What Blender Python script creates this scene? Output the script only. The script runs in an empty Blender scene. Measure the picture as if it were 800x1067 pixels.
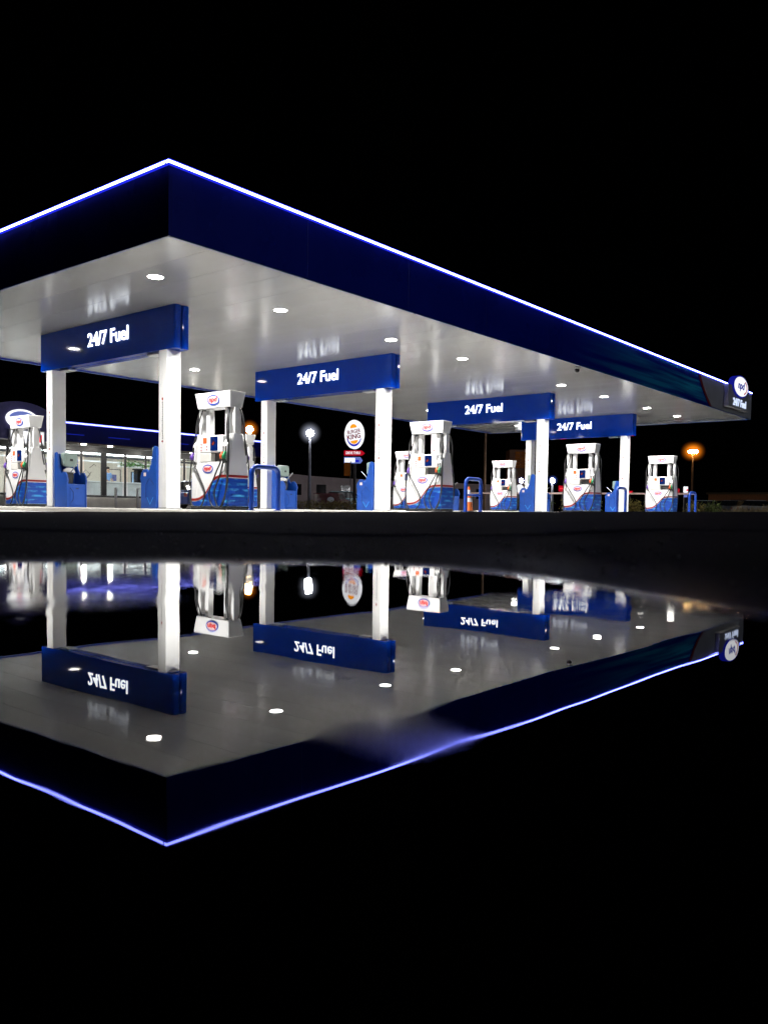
import bpy, math, random
from mathutils import Vector, Matrix
random.seed(7)
SC = bpy.context.scene
COL = SC.collection
R = math.radians
PI = math.pi

# ------------------------------------------------------------------ materials
MATS = {}

def new_mat(name):
    m = bpy.data.materials.new(name)
    m.use_nodes = True
    m.node_tree.nodes.clear()
    return m, m.node_tree.nodes, m.node_tree.links

def pbr(name, color, rough=0.5, metal=0.0, spec=0.5, vary=0.12, nscale=6.0, rvary=0.08, bump=0.0, bscale=60.0, coat=0.0, color2=None, stretch=(1, 1, 1), dirt=0.0):
    if name in MATS:
        return MATS[name]
    m, N, L = new_mat(name)
    out = N.new('ShaderNodeOutputMaterial')
    b = N.new('ShaderNodeBsdfPrincipled')
    L.new(b.outputs[0], out.inputs[0])
    tc = N.new('ShaderNodeTexCoord')
    mp = N.new('ShaderNodeMapping')
    mp.inputs['Scale'].default_value = stretch
    L.new(tc.outputs['Object'], mp.inputs[0])
    nz = N.new('ShaderNodeTexNoise')
    nz.inputs['Scale'].default_value = nscale
    nz.inputs['Detail'].default_value = 5
    L.new(mp.outputs[0], nz.inputs[0])
    cr = N.new('ShaderNodeValToRGB')
    c2 = color2 or tuple(c * (1 + vary) for c in color)
    c1 = tuple(c * (1 - vary) for c in color)
    cr.color_ramp.elements[0].position = 0.3
    cr.color_ramp.elements[1].position = 0.7
    cr.color_ramp.elements[0].color = (*c1, 1)
    cr.color_ramp.elements[1].color = (*c2, 1)
    L.new(nz.outputs[0], cr.inputs[0])
    L.new(cr.outputs[0], b.inputs['Base Color'])
    mr = N.new('ShaderNodeMapRange')
    mr.inputs['To Min'].default_value = max(0.0, rough - rvary)
    mr.inputs['To Max'].default_value = min(1.0, rough + rvary)
    L.new(nz.outputs[0], mr.inputs[0])
    L.new(mr.outputs[0], b.inputs['Roughness'])
    b.inputs['Metallic'].default_value = metal
    b.inputs['Specular IOR Level'].default_value = spec
    b.inputs['Coat Weight'].default_value = coat
    b.inputs['Coat Roughness'].default_value = 0.05
    if bump:
        n2 = N.new('ShaderNodeTexNoise')
        n2.inputs['Scale'].default_value = bscale
        n2.inputs['Detail'].default_value = 4
        L.new(mp.outputs[0], n2.inputs[0])
        bp = N.new('ShaderNodeBump')
        bp.inputs['Strength'].default_value = 1.0
        bp.inputs['Distance'].default_value = bump
        L.new(n2.outputs[0], bp.inputs['Height'])
        L.new(bp.outputs[0], b.inputs['Normal'])
    MATS[name] = m
    return m

def emit(name, color, strength, vary=0.0, nscale=3.0, base=None):
    if name in MATS:
        return MATS[name]
    m, N, L = new_mat(name)
    out = N.new('ShaderNodeOutputMaterial')
    e = N.new('ShaderNodeEmission')
    e.inputs[0].default_value = (*color, 1)
    e.inputs[1].default_value = strength
    if vary:
        tc = N.new('ShaderNodeTexCoord')
        nz = N.new('ShaderNodeTexNoise')
        nz.inputs['Scale'].default_value = nscale
        L.new(tc.outputs['Object'], nz.inputs[0])
        mr = N.new('ShaderNodeMapRange')
        mr.inputs['To Min'].default_value = strength * (1 - vary)
        mr.inputs['To Max'].default_value = strength * (1 + vary)
        L.new(nz.outputs[0], mr.inputs[0])
        L.new(mr.outputs[0], e.inputs[1])
    L.new(e.outputs[0], out.inputs[0])
    MATS[name] = m
    return m

def glass_mat(name, tint=(0.9, 0.95, 0.95)):
    if name in MATS:
        return MATS[name]
    m, N, L = new_mat(name)
    out = N.new('ShaderNodeOutputMaterial')
    t = N.new('ShaderNodeBsdfTransparent'); t.inputs[0].default_value = (*tint, 1)
    g = N.new('ShaderNodeBsdfGlossy'); g.inputs['Roughness'].default_value = 0.02
    f = N.new('ShaderNodeFresnel'); f.inputs[0].default_value = 1.45
    mx = N.new('ShaderNodeMixShader')
    L.new(f.outputs[0], mx.inputs[0]); L.new(t.outputs[0], mx.inputs[1]); L.new(g.outputs[0], mx.inputs[2])
    L.new(mx.outputs[0], out.inputs[0])
    MATS[name] = m
    return m

WHITE = pbr('white_enamel', (0.80, 0.80, 0.80), 0.32, vary=0.03, nscale=3)
COLW = pbr('column_paint', (0.80, 0.80, 0.79), 0.38, vary=0.04, nscale=2.5, stretch=(1, 1, 0.25))
SOFF = pbr('soffit_panel', (0.315, 0.320, 0.320), 0.185, vary=0.05, nscale=1.2, rvary=0.05, spec=0.6, stretch=(1, 0.2, 1))
NAVY = pbr('fascia_navy', (0.001, 0.011, 0.28), 0.28, vary=0.1, nscale=0.8)
NAVYD = pbr('fascia_trim', (0.02, 0.05, 0.22), 0.3, vary=0.2)
SIGNB = pbr('sign_blue', (0.001, 0.030, 0.32), 0.06, vary=0.06, nscale=1.5, rvary=0.02, spec=0.4)
BLUE = pbr('blue_powder_coat', (0.004, 0.045, 0.33), 0.35, vary=0.1, nscale=5)
BLUEP = pbr('blue_plastic', (0.003, 0.058, 0.33), 0.45, vary=0.12, nscale=7)
BLUED = pbr('blue_plastic_seam', (0.002, 0.015, 0.10), 0.5)
BLACK = pbr('black_rubber', (0.012, 0.012, 0.013), 0.5, vary=0.2)
BLACKG = pbr('black_gloss', (0.01, 0.01, 0.012), 0.15)
DARK = pbr('dark_plastic', (0.03, 0.03, 0.032), 0.5, vary=0.2)
RED = pbr('red_vinyl', (0.26, 0.012, 0.01), 0.35, vary=0.08)
ORANGE = pbr('orange_plastic', (0.80, 0.16, 0.02), 0.5, vary=0.1)
ORANGER = pbr('orange_grip', (0.75, 0.10, 0.02), 0.4)
GREENG = pbr('green_grip', (0.01, 0.22, 0.08), 0.4)
PURPLE = pbr('purple_grip', (0.10, 0.04, 0.30), 0.4)
GREYM = pbr('grey_metal', (0.35, 0.36, 0.37), 0.35, metal=0.6, vary=0.1)
STEEL = pbr('brushed_steel', (0.55, 0.55, 0.56), 0.3, metal=0.9, vary=0.1, stretch=(1, 1, 8))
GREYP = pbr('grey_panel', (0.36, 0.36, 0.37), 0.45, vary=0.08, nscale=2)
GREYGREEN = pbr('grey_green_plastic', (0.26, 0.34, 0.31), 0.4, vary=0.1)
BEIGE = pbr('beige_plastic', (0.60, 0.59, 0.55), 0.4, vary=0.05)
CONC = pbr('island_concrete', (0.52, 0.50, 0.46), 0.75, vary=0.12, nscale=2.5, bump=0.002, bscale=40)
FORE = pbr('forecourt_concrete', (0.40, 0.39, 0.37), 0.65, vary=0.25, nscale=0.9, bump=0.002, bscale=30)
PAPER = pbr('white_paper', (0.82, 0.81, 0.80), 0.8, vary=0.04)
RETRO = pbr('reflective_white', (0.85, 0.85, 0.85), 0.35, vary=0.05)
PINKL = pbr('pink_sticker', (0.85, 0.62, 0.58), 0.5)
CHEV = pbr('chevron_blue', (0.05, 0.33, 0.80), 0.4)
CREAM = pbr('cream_wall', (0.74, 0.66, 0.56), 0.8, vary=0.05)
SHOPW = pbr('shop_white', (0.78, 0.78, 0.78), 0.5, vary=0.05)
BROWN = pbr('brown_soffit', (0.045, 0.03, 0.022), 0.6, vary=0.15)
PORTAL = pbr('portal_panel', (0.035, 0.03, 0.13), 0.4, vary=0.08)
WALK = pbr('walkway_concrete', (0.62, 0.61, 0.59), 0.8, vary=0.1, nscale=3)
BRICK = pbr('dark_render_wall', (0.36, 0.28, 0.27), 0.85, vary=0.12, nscale=1.5)
BROWNB = pbr('brown_brick_wall', (0.24, 0.13, 0.09), 0.9, vary=0.2, nscale=4)
WINDOWD = pbr('dark_window', (0.012, 0.012, 0.014), 0.1)
CARGLASS = pbr('car_glass', (0.015, 0.018, 0.02), 0.05, spec=0.6)
LEAF = pbr('leaf_green', (0.12, 0.16, 0.04), 0.6, vary=0.4, nscale=9)
LEAFY = pbr('leaf_yellowish', (0.26, 0.21, 0.05), 0.6, vary=0.4, nscale=9)
STRAW = pbr('dry_grass', (0.36, 0.28, 0.15), 0.8, vary=0.35, nscale=5)
BARK = pbr('bark', (0.07, 0.05, 0.035), 0.9, vary=0.3)
SKIN = pbr('skin', (0.50, 0.30, 0.20), 0.55)
HAIR = pbr('hair', (0.02, 0.013, 0.01), 0.6)
SHIRT = pbr('pale_blue_shirt', (0.25, 0.42, 0.75), 0.8)
TROUS = pbr('dark_trousers', (0.02, 0.02, 0.03), 0.8)
POLE = pbr('galvanised_pole', (0.30, 0.31, 0.36), 0.5, metal=0.3, vary=0.15)
WOODP = pbr('timber_pole', (0.16, 0.09, 0.05), 0.9, vary=0.3)
RAIL = pbr('pale_painted_rail', (0.75, 0.55, 0.50), 0.5, vary=0.1)
CONE_B = pbr('cone_base', (0.03, 0.03, 0.03), 0.6)

LED = emit('led_white', (0.20, 0.23, 1.0), 18.0)
LED_HALO = emit('led_blue_halo', (0.02, 0.03, 1.0), 0.9)  # blue bloom round the strips, put in as a glowing band
LED2 = emit('store_led', (0.22, 0.24, 1.0), 5.0)
LETTER = emit('lit_letter', (0.90, 0.95, 1.0), 3.0)
LENS = emit('lamp_lens', (1.0, 0.97, 0.92), 60.0)
SLENS = emit('store_lamp_lens', (1.0, 0.95, 0.85), 480.0)
CEILP = emit('store_ceiling_light', (0.96, 0.98, 1.0), 13.0)
LITW = emit('lit_white_face', (0.95, 0.96, 1.0), 1.1)
LITW2 = emit('lit_white_acrylic', (0.93, 0.94, 1.0), 1.3, vary=0.1)
LITDIM = emit('lit_blue_white', (0.22, 0.30, 0.85), 0.6)
LITB = emit('lit_blue', (0.01, 0.015, 0.65), 0.8)
LITO = emit('lit_orange', (1.0, 0.33, 0.01), 1.15)
LITR = emit('lit_red_text', (0.22, 0.005, 0.03), 0.8)
LITRED = emit('lit_red_box', (0.75, 0.008, 0.03), 0.6)
LITRED2 = emit('lit_red_letters', (1.0, 0.04, 0.05), 1.2)
LITAMB = emit('lit_amber', (0.40, 0.12, 0.02), 0.10, vary=0.8, nscale=1.5)
STW = emit('street_lamp_white', (0.95, 0.96, 1.0), 300.0)
STO = emit('street_lamp_sodium', (1.0, 0.62, 0.25), 220.0)
STO2 = emit('sodium_refractor', (1.0, 0.22, 0.02), 1.6)
BLUEEM = emit('blue_accent_light', (0.02, 0.04, 0.8), 0.35)
SCREENB = emit('menu_screen', (0.45, 0.65, 0.95), 0.9, vary=0.35, nscale=4)
GLASS = glass_mat('window_glass')

def screen_mat():
    m, N, L = new_mat('pump_screen')
    out = N.new('ShaderNodeOutputMaterial')
    e = N.new('ShaderNodeEmission')
    tc = N.new('ShaderNodeTexCoord')
    nz = N.new('ShaderNodeTexNoise'); nz.inputs['Scale'].default_value = 7; nz.inputs['Detail'].default_value = 2
    L.new(tc.outputs['Object'], nz.inputs[0])
    cr = N.new('ShaderNodeValToRGB')
    el = cr.color_ramp.elements
    el[0].position = 0.35; el[0].color = (0.003, 0.02, 0.22, 1)
    el[1].position = 0.75; el[1].color = (0.9, 0.12, 0.02, 1)
    x = el.new(0.56); x.color = (0.01, 0.06, 0.38, 1)
    x = el.new(0.66); x.color = (0.05, 0.02, 0.06, 1)
    L.new(nz.outputs[0], cr.inputs[0]); L.new(cr.outputs[0], e.inputs[0])
    e.inputs[1].default_value = 0.55
    L.new(e.outputs[0], out.inputs[0])
    return m
SCREEN = screen_mat()

def streak_mat(name, base, hi, sc, lo=0.5, up=0.62, fade=None, rough=0.3, rows=None):
    """horizontal brush-stroke streaks (a printed vinyl pattern)"""
    m, N, L = new_mat(name)
    out = N.new('ShaderNodeOutputMaterial')
    b = N.new('ShaderNodeBsdfPrincipled'); b.inputs['Roughness'].default_value = rough
    tc = N.new('ShaderNodeTexCoord')
    mp = N.new('ShaderNodeMapping'); mp.inputs['Scale'].default_value = sc
    L.new(tc.outputs['Object'], mp.inputs[0])
    nz = N.new('ShaderNodeTexNoise'); nz.inputs['Scale'].default_value = 1.0; nz.inputs['Detail'].default_value = 3
    L.new(mp.outputs[0], nz.inputs[0])
    mr = N.new('ShaderNodeMapRange'); mr.inputs['From Min'].default_value = lo; mr.inputs['From Max'].default_value = up
    L.new(nz.outputs[0], mr.inputs[0])
    fac = mr.outputs[0]
    if rows:
        sx = N.new('ShaderNodeSeparateXYZ'); L.new(tc.outputs['Object'], sx.inputs[0])
        mo = N.new('ShaderNodeMath'); mo.operation = 'PINGPONG'; mo.inputs[1].default_value = rows / 2
        L.new(sx.outputs[2], mo.inputs[0])
        m2 = N.new('ShaderNodeMapRange'); m2.inputs['From Min'].default_value = rows * 0.18; m2.inputs['From Max'].default_value = rows * 0.40
        L.new(mo.outputs[0], m2.inputs[0])
        m3 = N.new('ShaderNodeMath'); m3.operation = 'MULTIPLY'
        L.new(mr.outputs[0], m3.inputs[0]); L.new(m2.outputs[0], m3.inputs[1]); fac = m3.outputs[0]
    if fade:
        sx = N.new('ShaderNodeSeparateXYZ'); L.new(tc.outputs['Object'], sx.inputs[0])
        f2 = N.new('ShaderNodeMapRange'); f2.inputs['From Min'].default_value = fade[0]; f2.inputs['From Max'].default_value = fade[1]
        L.new(sx.outputs[0], f2.inputs[0])
        mu = N.new('ShaderNodeMath'); mu.operation = 'MULTIPLY'
        L.new(mr.outputs[0], mu.inputs[0]); L.new(f2.outputs[0], mu.inputs[1]); fac = mu.outputs[0]
    mx = N.new('ShaderNodeMix'); mx.data_type = 'RGBA'
    mx.inputs[6].default_value = (*base, 1); mx.inputs[7].default_value = (*hi, 1)
    L.new(fac, mx.inputs[0]); L.new(mx.outputs[2], b.inputs['Base Color'])
    L.new(b.outputs[0], out.inputs[0])
    return m
SKIRT = streak_mat('pump_wrap_vinyl', (0.003, 0.045, 0.32), (0.05, 0.30, 0.60), (3.4, 3.4, 9.0), 0.45, 0.60, rows=0.12)
STREAK = streak_mat('fascia_streak_vinyl', (0.001, 0.011, 0.28), (0.02, 0.42, 0.65), (0.18, 1.0, 6.0), 0.42, 0.62, fade=(14.0, 24.0))

def asphalt_mat():
    m, N, L = new_mat('asphalt')
    out = N.new('ShaderNodeOutputMaterial')
    b = N.new('ShaderNodeBsdfPrincipled')
    ge = N.new('ShaderNodeNewGeometry')
    n1 = N.new('ShaderNodeTexNoise'); n1.inputs['Scale'].default_value = 1.3; n1.inputs['Detail'].default_value = 6
    n2 = N.new('ShaderNodeTexVoronoi'); n2.inputs['Scale'].default_value = 90
    n3 = N.new('ShaderNodeTexNoise'); n3.inputs['Scale'].default_value = 140; n3.inputs['Detail'].default_value = 3
    for n in (n1, n2, n3):
        L.new(ge.outputs['Position'], n.inputs[0])
    cr = N.new('ShaderNodeValToRGB')
    cr.color_ramp.elements[0].position = 0.3; cr.color_ramp.elements[0].color = (0.0025, 0.0025, 0.003, 1)
    cr.color_ramp.elements[1].position = 0.75; cr.color_ramp.elements[1].color = (0.013, 0.013, 0.0138, 1)
    ad = N.new('ShaderNodeMath'); ad.operation = 'MULTIPLY_ADD'; ad.inputs[1].default_value = 0.5
    L.new(n3.outputs[0], ad.inputs[0]); 
    ml = N.new('ShaderNodeMath'); ml.operation = 'MULTIPLY'; ml.inputs[1].default_value = 0.5
    L.new(n1.outputs[0], ml.inputs[0]); L.new(ml.outputs[0], ad.inputs[2])
    L.new(ad.outputs[0], cr.inputs[0])
    L.new(cr.outputs[0], b.inputs['Base Color'])
    # wet margin just above the water line
    sx = N.new('ShaderNodeSeparateXYZ'); L.new(ge.outputs['Position'], sx.inputs[0])
    mr = N.new('ShaderNodeMapRange')
    mr.inputs['From Min'].default_value = -0.0964; mr.inputs['From Max'].default_value = -0.0935
    mr.inputs['To Min'].default_value = 0.16; mr.inputs['To Max'].default_value = 0.92
    L.new(sx.outputs[2], mr.inputs[0])
    dt = N.new('ShaderNodeVectorMath'); dt.operation = 'DOT_PRODUCT'; dt.inputs[1].default_value = (math.sin(0.6897), -math.cos(0.6897), 0)
    L.new(ge.outputs['Position'], dt.inputs[0])
    w1 = N.new('ShaderNodeMapRange'); w1.inputs['From Min'].default_value = 0.05; w1.inputs['From Max'].default_value = 0.30
    L.new(dt.outputs['Value'], w1.inputs[0])
    w2 = N.new('ShaderNodeMapRange'); w2.inputs['From Min'].default_value = -0.094; w2.inputs['From Max'].default_value = -0.080; w2.inputs['To Min'].default_value = 1; w2.inputs['To Max'].default_value = 0
    L.new(sx.outputs[2], w2.inputs[0])
    w3 = N.new('ShaderNodeMath'); w3.operation = 'MULTIPLY'; L.new(w1.outputs[0], w3.inputs[0]); L.new(w2.outputs[0], w3.inputs[1])
    w4 = N.new('ShaderNodeMath'); w4.operation = 'MULTIPLY'; L.new(w3.outputs[0], w4.inputs[0]); L.new(n1.outputs[0], w4.inputs[1])
    w5 = N.new('ShaderNodeMath'); w5.operation = 'MULTIPLY_ADD'; w5.inputs[1].default_value = -0.85; L.new(w4.outputs[0], w5.inputs[0]); L.new(mr.outputs[0], w5.inputs[2])
    w6 = N.new('ShaderNodeMath'); w6.operation = 'MAXIMUM'; w6.inputs[1].default_value = 0.13; L.new(w5.outputs[0], w6.inputs[0])
    L.new(w6.outputs[0], b.inputs['Roughness'])
    b.inputs['Specular IOR Level'].default_value = 0.10
    bp = N.new('ShaderNodeBump'); bp.inputs['Distance'].default_value = 0.004; bp.inputs['Strength'].default_value = 0.8
    L.new(n2.outputs[0], bp.inputs['Height']); L.new(bp.outputs[0], b.inputs['Normal'])
    L.new(b.outputs[0], out.inputs[0])
    return m
ASPH = asphalt_mat()

def water_mat():
    m, N, L = new_mat('puddle_water')
    out = N.new('ShaderNodeOutputMaterial')
    b = N.new('ShaderNodeBsdfPrincipled')
    b.inputs['Base Color'].default_value = (0.002, 0.002, 0.0024, 1)
    b.inputs['Roughness'].default_value = 0.0
    b.inputs['IOR'].default_value = 1.33
    ge = N.new('ShaderNodeNewGeometry')
    n1 = N.new('ShaderNodeTexNoise'); n1.inputs['Scale'].default_value = 7.0; n1.inputs['Detail'].default_value = 1.5
    L.new(ge.outputs['Position'], n1.inputs[0])
    n2 = N.new('ShaderNodeTexNoise'); n2.inputs['Scale'].default_value = 2.0; n2.inputs['Detail'].default_value = 0
    L.new(ge.outputs['Position'], n2.inputs[0])
    a = N.new('ShaderNodeMath'); a.operation = 'MULTIPLY'; a.inputs[1].default_value = 0.00018
    L.new(n1.outputs[0], a.inputs[0])
    c = N.new('ShaderNodeMath'); c.operation = 'MULTIPLY_ADD'; c.inputs[1].default_value = 0.0005
    L.new(n2.outputs[0], c.inputs[0]); L.new(a.outputs[0], c.inputs[2])
    last = c.outputs[0]
    # small dimples where something touches the surface film (position, radius, height)
    for (px, py, rad, hgt) in DIMPLES:
        d = N.new('ShaderNodeVectorMath'); d.operation = 'DISTANCE'
        d.inputs[1].default_value = (px, py, WZ)
        L.new(ge.outputs['Position'], d.inputs[0])
        q = N.new('ShaderNodeMath'); q.operation = 'DIVIDE'; q.inputs[1].default_value = rad
        L.new(d.outputs['Value'], q.inputs[0])
        s = N.new('ShaderNodeMath'); s.operation = 'POWER'; s.inputs[1].default_value = 2
        L.new(q.outputs[0], s.inputs[0])
        ng = N.new('ShaderNodeMath'); ng.operation = 'MULTIPLY'; ng.inputs[1].default_value = -1
        L.new(s.outputs[0], ng.inputs[0])
        ex = N.new('ShaderNodeMath'); ex.operation = 'EXPONENT'; L.new(ng.outputs[0], ex.inputs[0])
        ma = N.new('ShaderNodeMath'); ma.operation = 'MULTIPLY_ADD'; ma.inputs[1].default_value = hgt
        L.new(ex.outputs[0], ma.inputs[0]); L.new(last, ma.inputs[2])
        last = ma.outputs[0]
    def patch(px, py, rad):
        d = N.new('ShaderNodeVectorMath'); d.operation = 'DISTANCE'; d.inputs[1].default_value = (px, py, WZ)
        L.new(ge.outputs['Position'], d.inputs[0])
        m_ = N.new('ShaderNodeMapRange'); m_.interpolation_type = 'SMOOTHSTEP'
        m_.inputs['From Min'].default_value = rad; m_.inputs['From Max'].default_value = rad * 0.35
        L.new(d.outputs['Value'], m_.inputs[0])
        return m_.outputs[0]
    rsum = None
    for (px, py, rad, amt) in FILMS:                     # dusty film on the water: blurred reflections
        m_ = N.new('ShaderNodeMath'); m_.operation = 'MULTIPLY_ADD'; m_.inputs[1].default_value = amt
        L.new(patch(px, py, rad), m_.inputs[0])
        if rsum is not None: L.new(rsum, m_.inputs[2])
        else: m_.inputs[2].default_value = 0.0
        rsum = m_.outputs[0]
    L.new(rsum, b.inputs['Roughness'])
    for (px, py, rad, sc_, amp) in RIPPLES:              # breeze ripples
        n_ = N.new('ShaderNodeTexNoise'); n_.inputs['Scale'].default_value = sc_; n_.inputs['Detail'].default_value = 1
        L.new(ge.outputs['Position'], n_.inputs[0])
        k_ = N.new('ShaderNodeMath'); k_.operation = 'MULTIPLY'; L.new(n_.outputs[0], k_.inputs[0]); L.new(patch(px, py, rad), k_.inputs[1])
        m_ = N.new('ShaderNodeMath'); m_.operation = 'MULTIPLY_ADD'; m_.inputs[1].default_value = amp
        L.new(k_.outputs[0], m_.inputs[0]); L.new(last, m_.inputs[2]); last = m_.outputs[0]
    bp = N.new('ShaderNodeBump'); bp.inputs['Strength'].default_value = 1.0; bp.inputs['Distance'].default_value = 1.0
    L.new(last, bp.inputs['Height']); L.new(bp.outputs[0], b.inputs['Normal'])
    L.new(b.outputs[0], out.inputs[0])
    return m

# ------------------------------------------------------------------ mesh helpers
class MB:
    def __init__(s):
        s.v = []; s.f = []; s.sm = []
    def add(s, vs, fs, smooth=False, M=None):
        o = len(s.v)
        for p in vs:
            p = Vector(p)
            s.v.append(tuple(M @ p) if M else tuple(p))
        for f in fs:
            s.f.append(tuple(i + o for i in f)); s.sm.append(smooth)
        return s
    def box(s, x0, x1, y0, y1, z0, z1, M=None):
        vs = [(x0, y0, z0), (x1, y0, z0), (x1, y1, z0), (x0, y1, z0), (x0, y0, z1), (x1, y0, z1), (x1, y1, z1), (x0, y1, z1)]
        return s.add(vs, [(0, 3, 2, 1), (4, 5, 6, 7), (0, 1, 5, 4), (1, 2, 6, 5), (2, 3, 7, 6), (3, 0, 4, 7)], M=M)
    def frustum(s, b, t, z0, z1):
        vs = [(-b[0], -b[1], z0), (b[0], -b[1], z0), (b[0], b[1], z0), (-b[0], b[1], z0), (-t[0], -t[1], z1), (t[0], -t[1], z1), (t[0], t[1], z1), (-t[0], t[1], z1)]
        return s.add(vs, [(0, 3, 2, 1), (4, 5, 6, 7), (0, 1, 5, 4), (1, 2, 6, 5), (2, 3, 7, 6), (3, 0, 4, 7)])
    def prism(s, poly, plane, a0, a1, M=None):
        """poly of 2-D points extruded along the missing axis. plane: 'xz' (along y), 'yz' (along x), 'xy' (along z)"""
        n = len(poly)
        def P(p, a):
            return {'xz': (p[0], a, p[1]), 'yz': (a, p[0], p[1]), 'xy': (p[0], p[1], a)}[plane]
        vs = [P(p, a0) for p in poly] + [P(p, a1) for p in poly]
        fs = [tuple(range(n)), tuple(range(2 * n - 1, n - 1, -1))]
        fs += [(i, i + n, (i + 1) % n + n, (i + 1) % n) for i in range(n)]
        return s.add(vs, fs, M=M)
    def tube(s, pts, r, seg=8, caps=True, M=None):
        pts = [Vector(p) for p in pts]
        n = len(pts)
        rs = r if isinstance(r, (list, tuple)) else [r] * n
        vs = []; up = None
        for i, p in enumerate(pts):
            t = (pts[min(i + 1, n - 1)] - pts[max(i - 1, 0)]).normalized()
            if up is None:
                up = Vector((0, 0, 1)) if abs(t.z) < 0.9 else Vector((1, 0, 0))
            a = t.cross(up).normalized(); b = a.cross(t).normalized(); up = b
            for k in range(seg):
                w = 2 * PI * k / seg
                vs.append(p + (a * math.cos(w) + b * math.sin(w)) * rs[i])
        fs = []
        for i in range(n - 1):
            for k in range(seg):
                k2 = (k + 1) % seg
                fs.append((i * seg + k, i * seg + k2, (i + 1) * seg + k2, (i + 1) * seg + k))
        s.add(vs, fs, True, M)
        if caps:
            s.add(vs[:seg], [tuple(range(seg - 1, -1, -1))], False, M)
            s.add(vs[-seg:], [tuple(range(seg))], False, M)
        return s
    def ellipse(s, cx, cz, rx, rz, y0, y1, seg=40, a0=0, a1=2 * PI):
        full = abs(a1 - a0) > 6.28
        n = seg if full else seg + 1
        poly = [(cx + rx * math.cos(a0 + (a1 - a0) * i / seg), cz + rz * math.sin(a0 + (a1 - a0) * i / seg)) for i in range(n)]
        return s.prism(poly, 'xz', y0, y1)
    def lump(s, c, r, seg=10, rings=6, jit=0.0):
        vs = []; fs = []
        for i in range(rings + 1):
            a = PI * i / rings
            for k in range(seg):
                w = 2 * PI * k / seg
                j = 1 + random.uniform(-jit, jit)
                vs.append((c[0] + r[0] * math.sin(a) * math.cos(w) * j, c[1] + r[1] * math.sin(a) * math.sin(w) * j, c[2] + r[2] * math.cos(a) * j))
        for i in range(rings):
            for k in range(seg):
                k2 = (k + 1) % seg
                fs.append((i * seg + k, (i + 1) * seg + k, (i + 1) * seg + k2, i * seg + k2))
        return s.add(vs, fs, True)
    def build(s, name, mat, parent=None, bevel=0.0, loc=None):
        me = bpy.data.meshes.new(name)
        me.from_pydata(s.v, [], s.f)
        me.polygons.foreach_set('use_smooth', s.sm)
        import bmesh
        bm = bmesh.new(); bm.from_mesh(me)
        bmesh.ops.recalc_face_normals(bm, faces=bm.faces)
        bm.to_mesh(me); bm.free()
        me.materials.append(mat)
        me.update()
        o = bpy.data.objects.new(name, me)
        COL.objects.link(o)
        if parent:
            o.parent = parent
        if loc:
            o.location = loc
        if bevel:
            md = o.modifiers.new('edge', 'BEVEL'); md.width = bevel; md.segments = 2; md.limit_method = 'ANGLE'; md.angle_limit = R(40)
        return o

def smooth_path(pts, n=6):
    P = [Vector(p) for p in pts]
    P = [P[0] * 2 - P[1]] + P + [P[-1] * 2 - P[-2]]
    out = []
    for i in range(1, len(P) - 2):
        for k in range(n):
            t = k / n
            a, b, c, d = P[i - 1], P[i], P[i + 1], P[i + 2]
            out.append(0.5 * ((2 * b) + (c - a) * t + (2 * a - 5 * b + 4 * c - d) * t * t + (3 * b - a - 3 * c + d) * t ** 3))
    out.append(P[-2])
    return out

def text_into(mb, body, width, height, cx, cz, y, depth=0.01, bold=0.02, shear=0.0, rot=0.0):
    """lettering standing in the local xz plane, facing -y, fitted to width x height"""
    cu = bpy.data.curves.new('lettering', 'FONT')
    cu.body = body; cu.size = 1.0; cu.extrude = 0.5; cu.offset = bold; cu.shear = shear
    cu.align_x = 'CENTER'; cu.resolution_u = 3
    o = bpy.data.objects.new('lettering', cu); COL.objects.link(o)
    dg = bpy.context.evaluated_depsgraph_get(); dg.update()
    me = o.evaluated_get(dg).to_mesh()
    vs = [v.co.copy() for v in me.vertices]; fs = [tuple(p.vertices) for p in me.polygons]
    o.evaluated_get(dg).to_mesh_clear()
    bpy.data.objects.remove(o); bpy.data.curves.remove(cu)
    x0 = min(v.x for v in vs); x1 = max(v.x for v in vs); y0 = min(v.y for v in vs); y1 = max(v.y for v in vs)
    out = []
    ca, sa = math.cos(rot), math.sin(rot)
    for v in vs:
        X = ((v.x - x0) / (x1 - x0) - 0.5) * width; Z = ((v.y - y0) / (y1 - y0) - 0.5) * height
        out.append((cx + X * ca - Z * sa, y - (v.z + 0.5) * depth, cz + X * sa + Z * ca))
    mb.add(out, fs)
    return mb

def root(name, label, cat, loc, rz=0.0, group=None, kind=None):
    o = bpy.data.objects.new(name, None)
    o.empty_display_size = 0.2
    COL.objects.link(o)
    o.location = loc; o.rotation_euler = (0, 0, rz)
    tag(o, label, cat, group, kind)
    return o

def tag(o, label=None, cat=None, group=None, kind=None):
    if label: o['label'] = label
    if cat: o['category'] = cat
    if group: o['group'] = group
    if kind: o['kind'] = kind
    return o

def copy_tree(o, parent=None, loc=None, rz=None, label=None):
    c = o.copy(); COL.objects.link(c)
    if parent: c.parent = parent
    if loc is not None: c.location = loc
    if rz is not None: c.rotation_euler = (0, 0, rz)
    if label: c['label'] = label
    for ch in list(o.children):
        copy_tree(ch, c)
    return c

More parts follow.
